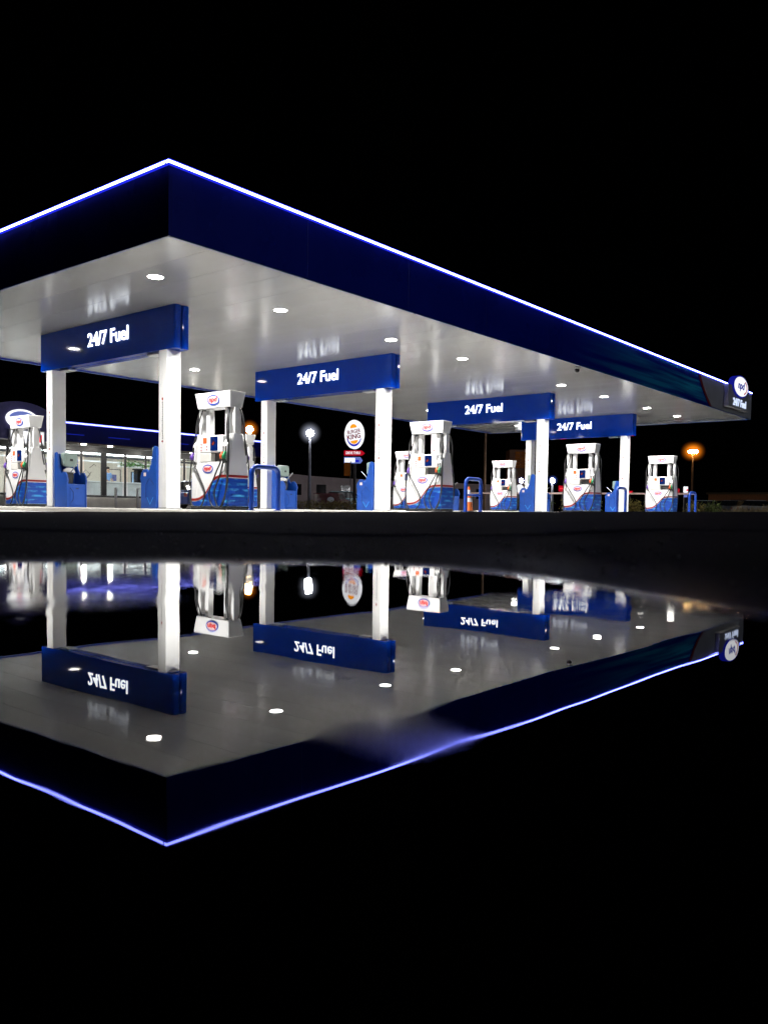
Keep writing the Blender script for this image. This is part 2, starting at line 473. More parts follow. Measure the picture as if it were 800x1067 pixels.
# ------------------------------------------------------------------ camera (at the origin, 10 cm above the puddle)
F_PX, PPY, PITCH, ROLL, YAW = 873.6733, 575.2237, 0.0480, 0.0161, 0.6897
WZ = -0.0964
fwh = Vector((math.cos(YAW), math.sin(YAW), 0)); rth = Vector((math.sin(YAW), -math.cos(YAW), 0)); up0 = Vector((0, 0, 1))
fw = fwh * math.cos(PITCH) - up0 * math.sin(PITCH); u2 = up0 * math.cos(PITCH) + fwh * math.sin(PITCH)
rt = rth * math.cos(ROLL) + u2 * math.sin(ROLL); u3 = -rth * math.sin(ROLL) + u2 * math.cos(ROLL)
cam = bpy.data.cameras.new('camera')
co = bpy.data.objects.new('camera', cam); COL.objects.link(co)
co.matrix_world = Matrix(((rt.x, u3.x, -fw.x, 0), (rt.y, u3.y, -fw.y, 0), (rt.z, u3.z, -fw.z, 0), (0, 0, 0, 1)))
cam.sensor_fit = 'HORIZONTAL'; cam.sensor_width = 36.0
cam.lens = F_PX / 800 * 36
cam.shift_y = (PPY - 533.5) / 800
cam.clip_start = 0.02; cam.clip_end = 3000
cam.dof.use_dof = True; cam.dof.focus_distance = 21.0; cam.dof.aperture_fstop = 5.0
SC.camera = co

def W(x, d):
    """lateral x (m, to the right) and depth d (m, forward) of the standpoint -> world"""
    return rth * x + fwh * d

# ------------------------------------------------------------------ ground
def ss(a, b, x):
    t = max(0.0, min(1.0, (x - a) / (b - a))); return t * t * (3 - 2 * t)

def shore(x):
    P = [(-3.0, 0.9), (-1.2, 1.30), (-0.63, 1.40), (0.0, 1.50), (0.115, 1.42), (0.20, 1.26), (0.27, 1.12), (0.35, 0.82), (0.42, 0.58), (0.50, 0.2), (0.62, -0.4), (0.9, -2)]
    w = 0.010 * math.sin(x * 31 + 1) + 0.008 * math.sin(x * 67 + 2) + 0.005 * math.sin(x * 121)
    if x <= P[0][0]: return P[0][1] + w
    for (a, b), (c, e) in zip(P, P[1:]):
        if x <= c: return b + (e - b) * (x - a) / (c - a) + w
    return P[-1][1] + w

def fore_z(u, v):
    return -0.13 + 0.006 * (max(0.0, min(48.0, u)) - 11.6)

def ground_z(x, d):
    p = W(x, d)
    Fz = fore_z(p.x, p.y)
    tilt = 0.0161 * max(-5.0, min(5.0, x))
    ds = shore(x)
    if d < ds:
        n = max(WZ - 0.045 * (ds - d), WZ - 0.06)
    else:
        s = min(1.0, (d - ds) / (8.0 - ds))
        lip = 0.007 * ss(2.62, 2.72, d + 0.05 * math.sin(x * 1.7)) - 0.007 * ss(2.8, 4.4, d)     # faint lip of an old seal joint
        n = WZ * (1 - s) + tilt * s + lip + 0.0015 * math.sin(x * 9 + d * 5) * min(1, (d - ds) * 2)
        if x < -2.2 or x > 1.2 or d < -1.5:
            pass
    z = n * (1 - ss(8.3, 11.0, d)) + Fz * ss(8.3, 11.0, d)
    return z

def axis(bands):
    out = []
    for a, b, st in bands:
        n = max(1, round((b - a) / st))
        out += [a + (b - a) * i / n for i in range(n)]
    out.append(bands[-1][1])
    return out
xs = axis([(-400, -60, 85), (-60, -12, 6), (-12, -3, 0.75), (-3, -1.2, 0.1), (-1.2, 0.9, 0.02), (0.9, 3, 0.15), (3, 12, 0.75), (12, 60, 6), (60, 400, 85)])
dsn = axis([(-60, -4, 8), (-4, -1, 0.5), (-1, 0.0, 0.1), (0.0, 1.8, 0.02), (1.8, 2.5, 0.05), (2.5, 2.9, 0.02), (2.9, 5, 0.08), (5, 12, 0.2), (12, 60, 4), (60, 500, 44)])
vs = []; fs = []
for d in dsn:
    for x in xs:
        p = W(x, d); vs.append((p.x, p.y, ground_z(x, d)))
nx = len(xs)
for j in range(len(dsn) - 1):
    for i in range(nx - 1):
        fs.append((j * nx + i, j * nx + i + 1, (j + 1) * nx + i + 1, (j + 1) * nx + i))
g = MB().add(vs, fs, True).build('road', ASPH); tag(g, kind='structure')

DIMPLES = []
for (x, d, rad, h) in [(0.012, 0.368, 0.026, 0.00012), (-0.06, 0.05, 0.20, -0.0012), (-0.30, 0.86, 0.055, 0.00045), (-0.062, 0.50, 0.012, 0.0001)]:
    p = W(x, d); DIMPLES.append((p.x, p.y, rad, h))
FILMS = []; RIPPLES = []
for (x, d, rad, amt) in [(0.004, 0.362, 0.046, 0.12), (-0.30, 0.86, 0.13, 0.10), (-0.048, 0.262, 0.05, 0.012), (0.40, 0.95, 0.22, 0.07), (-0.40, 1.2, 0.30, 0.05)]:
    p = W(x, d); FILMS.append((p.x, p.y, rad, amt))
for (x, d, rad, sc_, amp) in [(-0.36, 0.78, 0.22, 24.0, 0.0004), (0.33, 0.98, 0.25, 40.0, 0.0004), (-0.13, 0.30, 0.12, 30.0, 0.00006), (-0.3, 1.25, 0.45, 30.0, 0.0003)]:
    p = W(x, d); RIPPLES.append((p.x, p.y, rad, sc_, amp))
WATER = water_mat()
q = [W(-3.2, -2.2), W(1.1, -2.2), W(1.1, 2.0), W(-3.2, 2.0)]
w = MB().add([(p.x, p.y, WZ) for p in q], [(0, 1, 2, 3)]).build('water', WATER); tag(w, kind='structure')

# grit washed up along the puddle's edge
gb = MB()
for _ in range(900):
    x = random.uniform(-1.3, 1.0); d = shore(x) + abs(random.gauss(0.05, 0.9))
    if d < 0.4: continue
    p = W(x * (1 + d * 0.4), d); zz_ = ground_z(x * (1 + d * 0.4), d)
    r_ = random.uniform(0.0012, 0.004) * (1 if random.random() < 0.93 else 1.8)
    gb.lump((p.x, p.y, zz_ + r_ * 0.3), (r_, r_ * random.uniform(0.6, 1), r_ * random.uniform(0.5, 0.8)), 6, 4, 0.15)
tag(gb.build('gravel', pbr('grit', (0.10, 0.098, 0.095), 0.8, vary=0.5, nscale=20)), 'scattered small grit on the dark asphalt along the puddle edge', 'gravel', kind='stuff')

# concrete forecourt slab under the canopy
us = [8.2 + i * (41.5 - 8.2) / 12 for i in range(13)]
vs = []
for u in us:
    vs += [(u, 10.4, fore_z(u, 0) + 0.008), (u, 36.0, fore_z(u, 0) + 0.008)]
fs = [(2 * i, 2 * i + 1, 2 * i + 3, 2 * i + 2) for i in range(12)]
tag(MB().add(vs, fs).build('pavement', FORE), kind='structure')

ISL = [11.60, 18.80, 28.10, 35.76]          # island centre lines (u)
def isl_z(k): return fore_z(ISL[k], 0) + 0.115
for k in range(4):
    b = MB()
    u = ISL[k]
    b.box(u - 0.62, u + 0.62, 12.2, 23.6, fore_z(u, 0) - 0.05, isl_z(k))
    tag(b.build('kerb', CONC, bevel=0.03), kind='structure')

# ------------------------------------------------------------------ canopy
U0, V0, U1, V1 = 8.4565, 11.6447, 40.1585, 25.5
ZS, ZT = 4.5, 5.6346
LAMP_W = 365.0
cn = root('canopy', 'flat navy forecourt canopy edged with a white light strip, on eight white columns', 'canopy', (U0, V0, 0))
LU, LV = U1 - U0, V1 - V0
MB().box(0.1, LU - 0.1, 0.1, LV - 0.1, 4.56, 5.50).build('roof_deck', BLACK, cn)
b = MB()
n = 34
for i in range(n):
    a = 0.05 + (LU - 0.1) * i / n; c = 0.05 + (LU - 0.1) * (i + 1) / n
    b.box(a + 0.002, c - 0.002, 0.05, LV - 0.05, 4.50, 4.53)
b.build('soffit', SOFF, cn, bevel=0.002)
MB().box(0.05, LU - 0.05, 0.05, LV - 0.05, 4.535, 4.556).build('soffit_backing', DARK, cn)
zf0, zf1 = 4.475, 5.585
# fascia: the -u side in 3 panels, the -v side in panels, others whole
def fascia_run(name, axis_, length, side):
    npan = max(1, round(length / 3.2))
    b = MB()
    for i in range(npan):
        a = length * i / npan + (0.002 if i else 0); c = length * (i + 1) / npan - (0.002 if i < npan - 1 else 0)
        if axis_ == 'u': b.box(a, c, side, side + 0.05, zf0, zf1)
        else: b.box(side, side + 0.05, a, c, zf0, zf1)
    return b
fascia_run('f', 'v', LV, 0.0).build('fascia', NAVY, cn, bevel=0.0015)
fb = MB()
npan = 10
for i in range(npan):
    a = 0.052 + (LU - 0.104) * i / npan + 0.002; c = 0.052 + (LU - 0.104) * (i + 1) / npan - 0.002
    fb.box(a, c, 0.0, 0.05, zf0, zf1)
fb.build('fascia', NAVY, cn, bevel=0.0015)
MB().box(0.052, LU - 0.052, LV - 0.05, LV, zf0, zf1).build('fascia', NAVY, cn, bevel=0.0015)
MB().box(LU - 0.05, LU, 0.0, LV, zf0, zf1).build('fascia', GREYP, cn, bevel=0.01)
# bottom trim lips
t = MB()
t.box(-0.012, 0.055, -0.012, LV + 0.012, 4.447, zf0 - 0.002); t.box(0.058, LU + 0.012, -0.012, 0.055, 4.447, zf0 - 0.002)
t.box(0.058, LU + 0.012, LV - 0.055, LV + 0.012, 4.447, zf0 - 0.002); t.box(LU - 0.055, LU + 0.012, 0.058, LV - 0.058, 4.447, zf0 - 0.002)
t.build('edge_trim', NAVYD, cn, bevel=0.008)
# light strip
zl = 5.645
def strip(x0, x1, y0, y1, nm='light_strip_halo'):
    s = MB().box(x0, x1, y0, y1, zl - 0.052, zl + 0.052).build(nm, LED_HALO, cn, bevel=0.02)  # outer band is painted bloom; the diffuser inside is the lit strip
    dx = 0.012
    if x1 - x0 > y1 - y0: c = MB().box(x0 - dx, x1 + dx, y0 - dx, y1 + dx, zl - 0.024, zl + 0.024)
    else: c = MB().box(x0 - dx, x1 + dx, y0 + 0.04, y1 + dx, zl - 0.024, zl + 0.024)
    c.build('diffuser', LED, s, bevel=0.01)
strip(-0.02, LU + 0.0, -0.02, 0.03)
strip(-0.02, 0.03, 0.033, LV)
# printed graphics at the far end of the long fascia
def curve_u(z):   # the sweeping boundary
    s = (5.585 - z) / (5.585 - 4.475)
    return 33.15 - U0 + 1.35 * s ** 1.35
zz = [zf0 + (zf1 - zf0) * i / 14 for i in range(15)]
poly = [(22.0 - U0, zf0), *[(curve_u(z), z) for z in zz], (22.0 - U0, zf1)]
MB().prism(poly, 'xz', -0.004, -0.001).build('streak_graphic', STREAK, cn)
poly = [(curve_u(z) + 0.10, z) for z in zz] + [(curve_u(z) + 0.34, z) for z in reversed(zz)]
MB().prism(poly, 'xz', -0.006, -0.001).build('red_stripe', RED, cn)
poly = [(curve_u(z) + 0.36, z) for z in zz] + [(LU, zf1), (LU, zf0)]
MB().prism(poly, 'xz', -0.006, -0.001).build('grey_panel', GREYP, cn)
# downlights
LUS = [9.88, 13.20, 17.15, 20.43, 26.53, 29.94, 34.05, 37.48]
dl = None
for vv in (14.02, 22.2):
    for u in LUS:
        if dl is None:
            dl = MB().tube([(0, 0, 0.0), (0, 0, -0.006)], [0.175, 0.165], 28).build('downlight', WHITE, cn)
            MB().tube([(0, 0, -0.0065), (0, 0, -0.0095)], [0.145, 0.143], 28).build('lens', LENS, dl)
            dl.location = (u - U0, vv - V0, ZS - 0.002)
        else:
            copy_tree(dl, cn, (u - U0, vv - V0, ZS - 0.002))
# the light each downlight throws: a shielded beam just under its lens
for vv in (14.02, 22.2):
    for u in LUS:
        la = bpy.data.lights.new('downlight_beam', 'AREA'); la.shape = 'DISK'; la.size = 0.25
        la.energy = LAMP_W; la.spread = R(142); la.color = (1.0, 0.98, 0.95)
        lo = bpy.data.objects.new('downlight_beam', la); COL.objects.link(lo); lo.location = (u, vv, ZS - 0.016)
# columns
c0 = None
for k in range(4):
    for vc in ((15.90, 20.80), (15.60, 20.47), (15.57, 20.45), (15.67, 20.45))[k]:
        zb = isl_z(k)
        h = 3.543 - zb
        b = MB().box(-0.19, 0.19, -0.15, 0.15, 0, h)
        c = b.build('column', COLW, cn, bevel=0.012, loc=(ISL[k] - 0.005 - U0, vc - V0, zb))
        MB().box(-0.215, 0.215, -0.175, 0.175, 0.0, 0.03).build('base_plate', GREYM, c)
        MB().box(-0.196, -0.1915, -0.022, 0.022, 2.44, 2.49).build('red_mark', RED, c)
        MB().box(-0.196, -0.1915, -0.028, 0.028, 1.50, 1.535).build('red_mark', RED, c)
        cmb = [(-0.016, 1.57)]
        z = 1.57
        while z < 2.38:
            hh = random.choice([0.02, 0.03, 0.035]); e_ = 0.016 + random.uniform(-0.012, 0.004)
            cmb += [(e_, z), (e_, z + hh), (-0.010, z + hh), (-0.010, z + hh + 0.022)]; z += hh + 0.022
        cmb += [(-0.016, cmb[-1][1])]
        m = MB().prism(cmb, 'yz', -0.195, -0.1915)
        m.build('lettering', GREYM, c)

# security dome camera under the edge
sc_ = root('security_camera', 'small dark security camera under the canopy edge by the long fascia', 'camera', (23.6, 11.95, 4.498))
MB().tube([(0, 0, 0), (0, 0, -0.05)], 0.07, 14).build('mount', WHITE, sc_)
MB().lump((0, 0, -0.09), (0.075, 0.075, 0.075)).build('lens_dome', BLACKG, sc_)

# ------------------------------------------------------------------ 24/7 Fuel signs
SU = [11.40, 18.60, 27.90, 35.56]
SW = [(15.46, 21.26), (15.16, 20.94), (15.17, 20.84), (15.25, 20.89)]
SLAB = ['blue 24/7 Fuel sign over the first pump island, nearest the canopy corner',
        'blue 24/7 Fuel sign over the second pump island, above the lit oval burger sign',
        'blue 24/7 Fuel sign over the third pump island, overlapping the farthest sign',
        'blue 24/7 Fuel sign over the fourth and farthest pump island']
for k in range(4):
    w0, w1 = SW[k]; mid = (w0 + w1) / 2; hw = (w1 - w0) / 2
    s = root('fuel_sign', SLAB[k], 'sign', (ISL[k], mid, 3.546), R(-90), 'fuel signs hanging from the canopy')
    d0 = SU[k] - ISL[k]; T = 0.40
    def slab(y0, y1):
        r_ = 0.05
        pts = []
        for (cx, cy, a) in [(hw - r_, y0 + r_, -90), (hw - r_, y1 - r_, 0), (-hw + r_, y1 - r_, 90), (-hw + r_, y0 + r_, 180)]:
            for i in range(4):
                w_ = R(a + 30 * i); pts.append((cx + r_ * math.cos(w_), cy + r_ * math.sin(w_)))
        return MB().prism(pts, 'xy', 0.0, ZS - 3.546 - 0.004)
    slab(d0, d0 + 0.185).build('front_panel', SIGNB, s, bevel=0.004)
    slab(d0 + 0.215, d0 + T).build('rear_panel', SIGNB, s, bevel=0.004)
    MB().box(-hw + 0.06, hw - 0.06, d0 + 0.1855, d0 + 0.2145, 0.01, ZS - 3.546 - 0.006).build('core', DARK, s)
    tb = MB(); text_into(tb, '24/7 Fuel', 1.72, 0.335, mid - 18.08, 0.545, d0 - 0.006, 0.015, 0.009)
    tb.build('lettering', LETTER, s)
    tb = MB(); text_into(tb, '24/7 Fuel', 1.72, 0.335, 0, 0.545, -0.006, 0.015, 0.009)
    o = tb.build('lettering', LETTER, s); o.location = (mid - 18.08, d0 + T, 0); o.rotation_euler = (0, 0, PI)
    for xx in (-hw + 1.05, hw - 0.95):
        f_ = MB().box(xx - 0.22, xx + 0.22, d0 + 0.08, d0 + 0.32, -0.06, -0.002).build('floodlight', GREYM, s, bevel=0.015)

# ------------------------------------------------------------------ fuel pumps
def add_logo(parent, cx, cz, w_, y, name='logo_badge'):
    lb = MB().ellipse(cx, cz, w_ / 2, w_ * 0.27, y - 0.006, y, 28).build(name, pbr('logo_blue', (0.02, 0.07, 0.45), 0.4), parent)
    MB().ellipse(cx, cz, w_ * 0.43, w_ * 0.20, y - 0.009, y - 0.0062, 28).build('logo_field', pbr('logo_field', (0.75, 0.55, 0.55), 0.4), lb)
    tb = MB(); text_into(tb, 'npd', w_ * 0.72, w_ * 0.34, cx, cz, y - 0.0092, 0.004, 0.03, 0.25)
    tb.build('logo_lettering', pbr('logo_red', (0.65, 0.02, 0.02), 0.4), lb)
    return lb

def make_pump(loc, label):
    p = root('fuel_pump', label, 'fuel pump', loc, R(-90), 'fuel pumps on the islands')
    MB().box(-0.60, 0.60, -0.30, 0.30, 0, 0.075).build('plinth', BLACK, p, bevel=0.01)
    # cabinet: lower box plus two tapering end cheeks
    b = MB()
    b.box(-0.41, 0.41, -0.27, 0.27, 0.075, 1.00)
    side = [(-0.27, 0.075), (0.27, 0.075), (0.27, 0.76), (0.12, 1.60), (-0.12, 1.60), (-0.27, 0.76)]
    for x0, x1 in ((-0.60, -0.412), (0.412, 0.60)):
        b.prism(side, 'yz', x0, x1)
    b.box(-0.41, 0.41, -0.14, 0.14, 1.002, 1.20)
    b.build('cabinet', WHITE, p, bevel=0.012)
    MB().box(-0.39, 0.39, -0.24, 0.24, 1.203, 1.565).build('display_head', WHITE, p, bevel=0.02)
    for x in (-0.31, 0.31):
        MB().box(x - 0.055, x + 0.055, -0.07, 0.07, 1.567, 2.145).build('post', WHITE, p, bevel=0.01)
    for x in (-0.545, 0.545):
        MB().box(x - 0.045, x + 0.045, -0.085, 0.085, 1.602, 2.145).build('end_post', WHITE, p, bevel=0.012)
    MB().frustum((0.53, 0.165), (0.58, 0.215), 2.148, 2.475).build('header', WHITE, p, bevel=0.012)
    # blue skirt with swooping top edge, on both faces and round the ends
    crv = [(-0.60, 0.165), (-0.45, 0.17), (-0.30, 0.20), (-0.16, 0.27), (-0.05, 0.38), (0.05, 0.50), (0.15, 0.595), (0.27, 0.645), (0.40, 0.66), (0.60, 0.66)]
    pc = smooth_path([(x, 0, z) for x, z in crv], 3)
    pc = [(q.x, q.z) for q in pc]
    sk = MB(); st = MB()
    for sgn in (1, -1):
        M_ = Matrix.Rotation(0 if sgn > 0 else PI, 4, 'Z')
        sk.prism([(-0.60, 0.08)] + pc + [(0.60, 0.08)], 'xz', -0.275, -0.2715, M=M_)
        st.prism([(x, z + 0.018) for x, z in pc] + [(x, z + 0.07) for x, z in reversed(pc)], 'xz', -0.276, -0.2715, M=M_)
        sk.box(0.6015, 0.605, -0.27, 0.27, 0.08, 0.66, M=M_)
        st.box(0.6015, 0.606, -0.27, 0.27, 0.678, 0.73, M=M_)
    sk.build('skirt_wrap', SKIRT, p)
    st.build('stripe', RED, p)
    grips = {0: [(0.475, ORANGER), (0.55, GREENG)], 1: [(-0.50, PURPLE)]}
    for face in (0, 1):
        M_ = Matrix.Rotation(PI * face, 4, 'Z')
        def reg(o):
            if face: o.rotation_euler = (0, 0, PI)
            return o
        # display parts
        sc = reg(MB().box(-0.01, 0.23, -0.247, -0.2425, 1.245, 1.535).build('screen', SCREEN, p))
        MB().box(-0.25, -0.13, -0.248, -0.2425, 1.40, 1.52).build('card_reader', ORANGER, p) if not face else reg(MB().box(-0.25, -0.13, -0.248, -0.2425, 1.40, 1.52).build('card_reader', ORANGER, p))
        kb = MB()
        for (x, z) in [(-0.31, 1.38), (-0.31, 1.32), (-0.31, 1.26), (-0.13, 1.33), (-0.13, 1.27)]:
            kb.box(x - 0.016, x + 0.016, -0.247, -0.2425, z - 0.016, z + 0.016)
        reg(kb.build('keypad', RED, p))
        reg(MB().box(-0.37, 0.02, -0.25, -0.1425, 1.01, 1.198).build('receipt_ledge', BEIGE, p, bevel=0.01))
        reg(MB().box(0.03, 0.40, -0.146, -0.1425, 1.02, 1.195).build('recess', DARK, p))
        lg = add_logo(p, -0.05, 0.86, 0.34, -0.272); reg(lg)
        # header badge sits on the sloped header face
        lg2 = add_logo(p, 0.0, 0.0, 0.40, 0.0)
        lg2.location = (M_ @ Vector((0.02, -0.1945, 2.31)))
        lg2.rotation_euler = (math.atan2(0.05, 0.327), 0, PI * face)
        # nozzles with boots and hoses
        i = 0
        for x, mt in grips[0] + grips[1]:
            # slanted cheek: centre line of boot
            bt = MB().prism([(-0.215, 1.0), (-0.30, 1.02), (-0.285, 1.36), (-0.175, 1.50), (-0.16, 1.42)], 'yz', x - 0.034, x + 0.034)
            o = reg(bt.build('nozzle_boot', WHITE, p, bevel=0.006))
            sl = MB().box(x - 0.018, x + 0.018, -0.298, -0.294, 1.20, 1.32); sl.build('slot', BLACK, o)
            gp = MB().tube(smooth_path([(x, -0.31, 1.20), (x, -0.345, 1.13), (x, -0.335, 1.06)], 4), [0.03] * 4 + [0.04] * 4 + [0.035], 8)
            nz = reg(gp.build('nozzle', mt, p))
            MB().tube(smooth_path([(x, -0.335, 1.062), (x, -0.30, 1.01), (x, -0.27, 0.98)], 4), 0.026, 8).build('spout', BLACK, nz)
            sx = 1 if x > 0 else -1
            off = 0.03 * i
            k_ = i % 2
            hp = smooth_path([(sx * (0.44 - 0.05 * k_), -0.10, 2.14), (sx * (0.47 + 0.05 * k_), -0.20, 1.80), (sx * (0.585 + 0.03 * k_), -0.27, 1.15), (sx * (0.60 + 0.02 * k_), -0.315, 0.50), (sx * (0.50 - 0.03 * k_), -0.335, 0.10), (sx * (0.20 + 0.16 * k_), -0.34, 0.07), (sx * (0.07 + 0.17 * k_), -0.335, 0.35), (x - sx * (0.22 - 0.08 * k_), -0.33, 0.72), (x - sx * 0.03, -0.335, 1.0), (x, -0.335, 1.06)], 6)
            reg(MB().tube(hp, 0.017, 6).build('hose', BLACK, p))
            if sx < 0:
                reg(MB().tube(smooth_path([(-0.46, 0.0, 2.14), (-0.60, -0.05, 2.10), (-0.68, -0.08, 1.80), (-0.64, -0.14, 1.40), (-0.62, -0.2, 1.15)], 5), 0.017, 6).build('hose', BLACK, p))
            i += 1
    return p

PL = [(0, 14.15, 'largest white fuel pump, at the front of the first island behind a plain blue hoop'),
      (0, 22.42, 'white fuel pump at the store end of the first island, left of the first sign'),
      (1, 13.90, 'white fuel pump on the second island, beside the hoop with the traffic cone'),
      (1, 21.90, 'white fuel pump almost hidden behind the largest pump, on the second island'),
      (2, 13.90, 'white fuel pump at the front of the third island, between two white columns'),
      (2, 21.90, 'white fuel pump tucked behind the pump by the cone hoop, on the third island'),
      (3, 13.95, 'white fuel pump at the front of the farthest island, rightmost of all the pumps'),
      (3, 21.90, 'smallest white fuel pump, at the store end of the farthest island right of the cone')]
pump = None
for k, v, lab in PL:
    loc = (ISL[k], v, isl_z(k))
    if pump is None: pump = make_pump(loc, lab)
    else: copy_tree(pump, None, loc, None, lab)

# ------------------------------------------------------------------ forecourt service units (bin, towel dispenser, squeegee bucket)
def make_unit(loc, rz, label):
    p = root('service_unit', label, 'service unit', loc, rz, 'blue service units beside the columns')
    # local: -x is the open side with the bin, +x the tall back next to the column
    prof = [(-0.36, 0.0), (0.24, 0.0), (0.24, 1.40), (0.15, 1.42), (0.10, 1.36), (0.03, 1.02), (-0.03, 0.90), (-0.08, 0.84), (-0.14, 0.90), (-0.27, 0.90), (-0.35, 0.82), (-0.39, 0.70), (-0.36, 0.60)]
    for y0, y1 in ((-0.28, -0.24), (0.24, 0.28)):
        sp = MB().prism(prof, 'xz', y0, y1).build('side_panel', BLUEP, p, bevel=0.008)
    s = MB()
    for a, c in [((-0.24, 0.10), (-0.10, -0.02)), ((-0.10, -0.02), (0.04, 0.10))]:
        pass
    ch = MB()
    ch.add([(-0.13, -0.283, 0.26), (0.0, -0.283, 0.08), (0.13, -0.283, 0.26), (0.105, -0.283, 0.26), (0.0, -0.283, 0.115), (-0.105, -0.283, 0.26)], [(0, 1, 4, 5), (1, 2, 3, 4)])
    ch.build('chevron', CHEV, p)
    sm = MB()
    sm.tube([(-0.16, -0.281, 0.25), (-0.16, -0.281, 0.55), (-0.02, -0.281, 0.70), (0.14, -0.281, 0.55)], 0.008, 4)
    sm.build('seam', BLUED, p)
    MB().box(-0.25, -0.16, -0.284, -0.2805, 0.74, 0.82).build('sticker', PINKL, p)
    MB().box(0.14, 0.22, -0.238, 0.238, 0.0, 1.38).build('back_panel', BLUEP, p, bevel=0.01)
    MB().box(-0.345, 0.135, -0.238, 0.238, 0.0, 0.60).build('bin_box', BLUEP, p, bevel=0.01)
    d_ = MB().box(-0.36, -0.347, -0.19, 0.19, 0.06, 0.54).build('bin_door', BLUEP, p, bevel=0.006)
    MB().box(-0.366, -0.361, -0.05, 0.03, 0.47, 0.495).build('handle', BLACK, d_)
    sm = MB(); sm.tube([(-0.362, 0.16, 0.12), (-0.362, 0.10, 0.20), (-0.362, 0.10, 0.40), (-0.362, 0.19, 0.50)], 0.007, 4); sm.build('door_seam', BLUED, d_)
    # towel dispenser
    t_ = MB().box(-0.10, 0.135, -0.185, 0.185, 1.05, 1.41).build('towel_dispenser', GREYGREEN, p, bevel=0.05)
    MB().box(-0.106, -0.1005, -0.04, 0.04, 1.19, 1.25).build('window', DARK, t_)
    MB().lump((-0.02, 0.02, 0.93), (0.09, 0.17, 0.10), 12, 7, 0.12).build('paper_towel', PAPER, p)
    # bucket and squeegee
    MB().tube([(-0.14, 0.10, 0.602), (-0.14, 0.10, 0.82)], [0.10, 0.13], 14).build('bucket', DARK, p)
    sq = MB().tube([(-0.10, 0.10, 0.80), (-0.46, 0.02, 1.16)], 0.013, 6).build('squeegee', GREYM, p)
    MB().box(-0.20, -0.16, 0.0, 0.22, 0.82, 0.90).build('squeegee_head', BLACK, sq)
    return p
UL = ['first', 'second', 'third', 'fourth and farthest']
unit = None
for k in range(4):
    for side in (0, 1):
        # side 0: beside the front column, opening towards +v (local -x = +v with rz=-90); side 1: mirrored
        v = ((16.27, 20.2), (16.0, 19.78), (15.98, 19.85), (16.06, 19.85))[k][side]
        rz = R(-90) if side == 0 else R(90)
        lab = f"blue bin and towel unit against the {'front' if side == 0 else 'rear'} column of the {UL[k]} island"
        loc = (ISL[k] + 0.02, v, isl_z(k))
        if unit is None: unit = make_unit(loc, rz, lab)
        else: copy_tree(unit, None, loc, rz, lab)

# ------------------------------------------------------------------ protective hoops and traffic cone
def hoop_path(w_, h, r_):
    pts = [(-w_, 0, 0), (-w_, 0, h - r_)]
    for i in range(1, 7):
        a = PI - i * PI / 2 / 6; pts.append((-w_ + r_ + r_ * math.cos(a), 0, h - r_ + r_ * math.sin(a)))
    for i in range(7):
        a = PI / 2 - i * PI / 2 / 6; pts.append((w_ - r_ + r_ * math.cos(a), 0, h - r_ + r_ * math.sin(a)))
    pts.append((w_, 0, 0))
    return pts
HL = ['plain blue steel hoop guarding the largest pump on the first island', 'blue steel hoop with a middle bar, next to the orange traffic cone',
      'slim blue steel hoop in front of a white column on the third island', 'blue steel hoop by the rightmost pump on the farthest island']
HV = [12.72, 12.45, 12.4, 12.6]
for k in range(4):
    loc = (ISL[k], HV[k], isl_z(k))
    h_ = root('guard_hoop', HL[k], 'guard hoop', loc, 0, 'blue guard hoops at the island ends')
    MB().tube(hoop_path(0.36, 0.88, 0.14), 0.05, 14).build('hoop_tube', BLUE, h_)
    for x in (-0.36, 0.36):
        MB().tube([(x, 0, 0), (x, 0, 0.015)], 0.085, 16).build('base_flange', BLUE, h_)
    if k == 1:
        MB().tube([(-0.31, 0, 0.45), (0.31, 0, 0.45)], 0.03, 10).build('cross_bar', BLUE, h_)
cz = isl_z(1)
cone = root('traffic_cone', 'orange traffic cone with two white bands standing by a blue hoop', 'traffic cone', (18.84, 12.62, cz))
cone.scale = (0.85, 0.85, 0.90)
MB().box(-0.19, 0.19, -0.19, 0.19, 0, 0.04).build('base', CONE_B, cone, bevel=0.015)
def lathe_z(z0, z1, r0, r1): return MB().tube([(0, 0, z0), (0, 0, z1)], [r0, r1], 20)
lathe_z(0.041, 0.76, 0.145, 0.03).build('body', ORANGE, cone)
for a, c in ((0.30, 0.42), (0.52, 0.66)):
    r0 = 0.145 - (a - 0.041) / 0.719 * 0.115 + 0.003; r1 = 0.145 - (c - 0.041) / 0.719 * 0.115 + 0.003
    lathe_z(a, c, r0, r1).build('white_band', RETRO, cone)

# ------------------------------------------------------------------ lit sign box on the canopy's long fascia
ls = root('canopy_logo_sign', 'round lit logo sign with small lettering mounted on the far end of the fascia', 'sign', (37.7, V0 - 0.012, 4.66))
MB().box(-1.45, 1.35, -0.20, 0.0, 0.0, 0.92).build('sign_box', GREYP, ls, bevel=0.02)
MB().ellipse(0.0, 0.95, 1.0, 0.46, -0.26, -0.02, 48).build('oval_rim', emit('logo_blue_halo', (0.02, 0.03, 0.8), 0.30), ls)  # blue halo of the sign painted as a glowing rim
fc = MB().ellipse(0.0, 0.95, 0.92, 0.41, -0.275, -0.262, 48).build('oval_face', LITW, ls)
tb = MB(); text_into(tb, 'npd', 0.95, 0.42, 0.0, 0.95, -0.277, 0.006, 0.03, 0.25); tb.build('logo_lettering', emit('logo_lit_blue', (0.02, 0.04, 0.5), 0.6), fc)
a = MB()
pts = [(0.80 * math.cos(t), 0.95 + 0.36 * math.sin(t)) for t in [R(-60 + i * 10) for i in range(12)]] + [(0.72 * math.cos(t), 0.95 + 0.30 * math.sin(t)) for t in [R(50 - i * 10) for i in range(12)]]
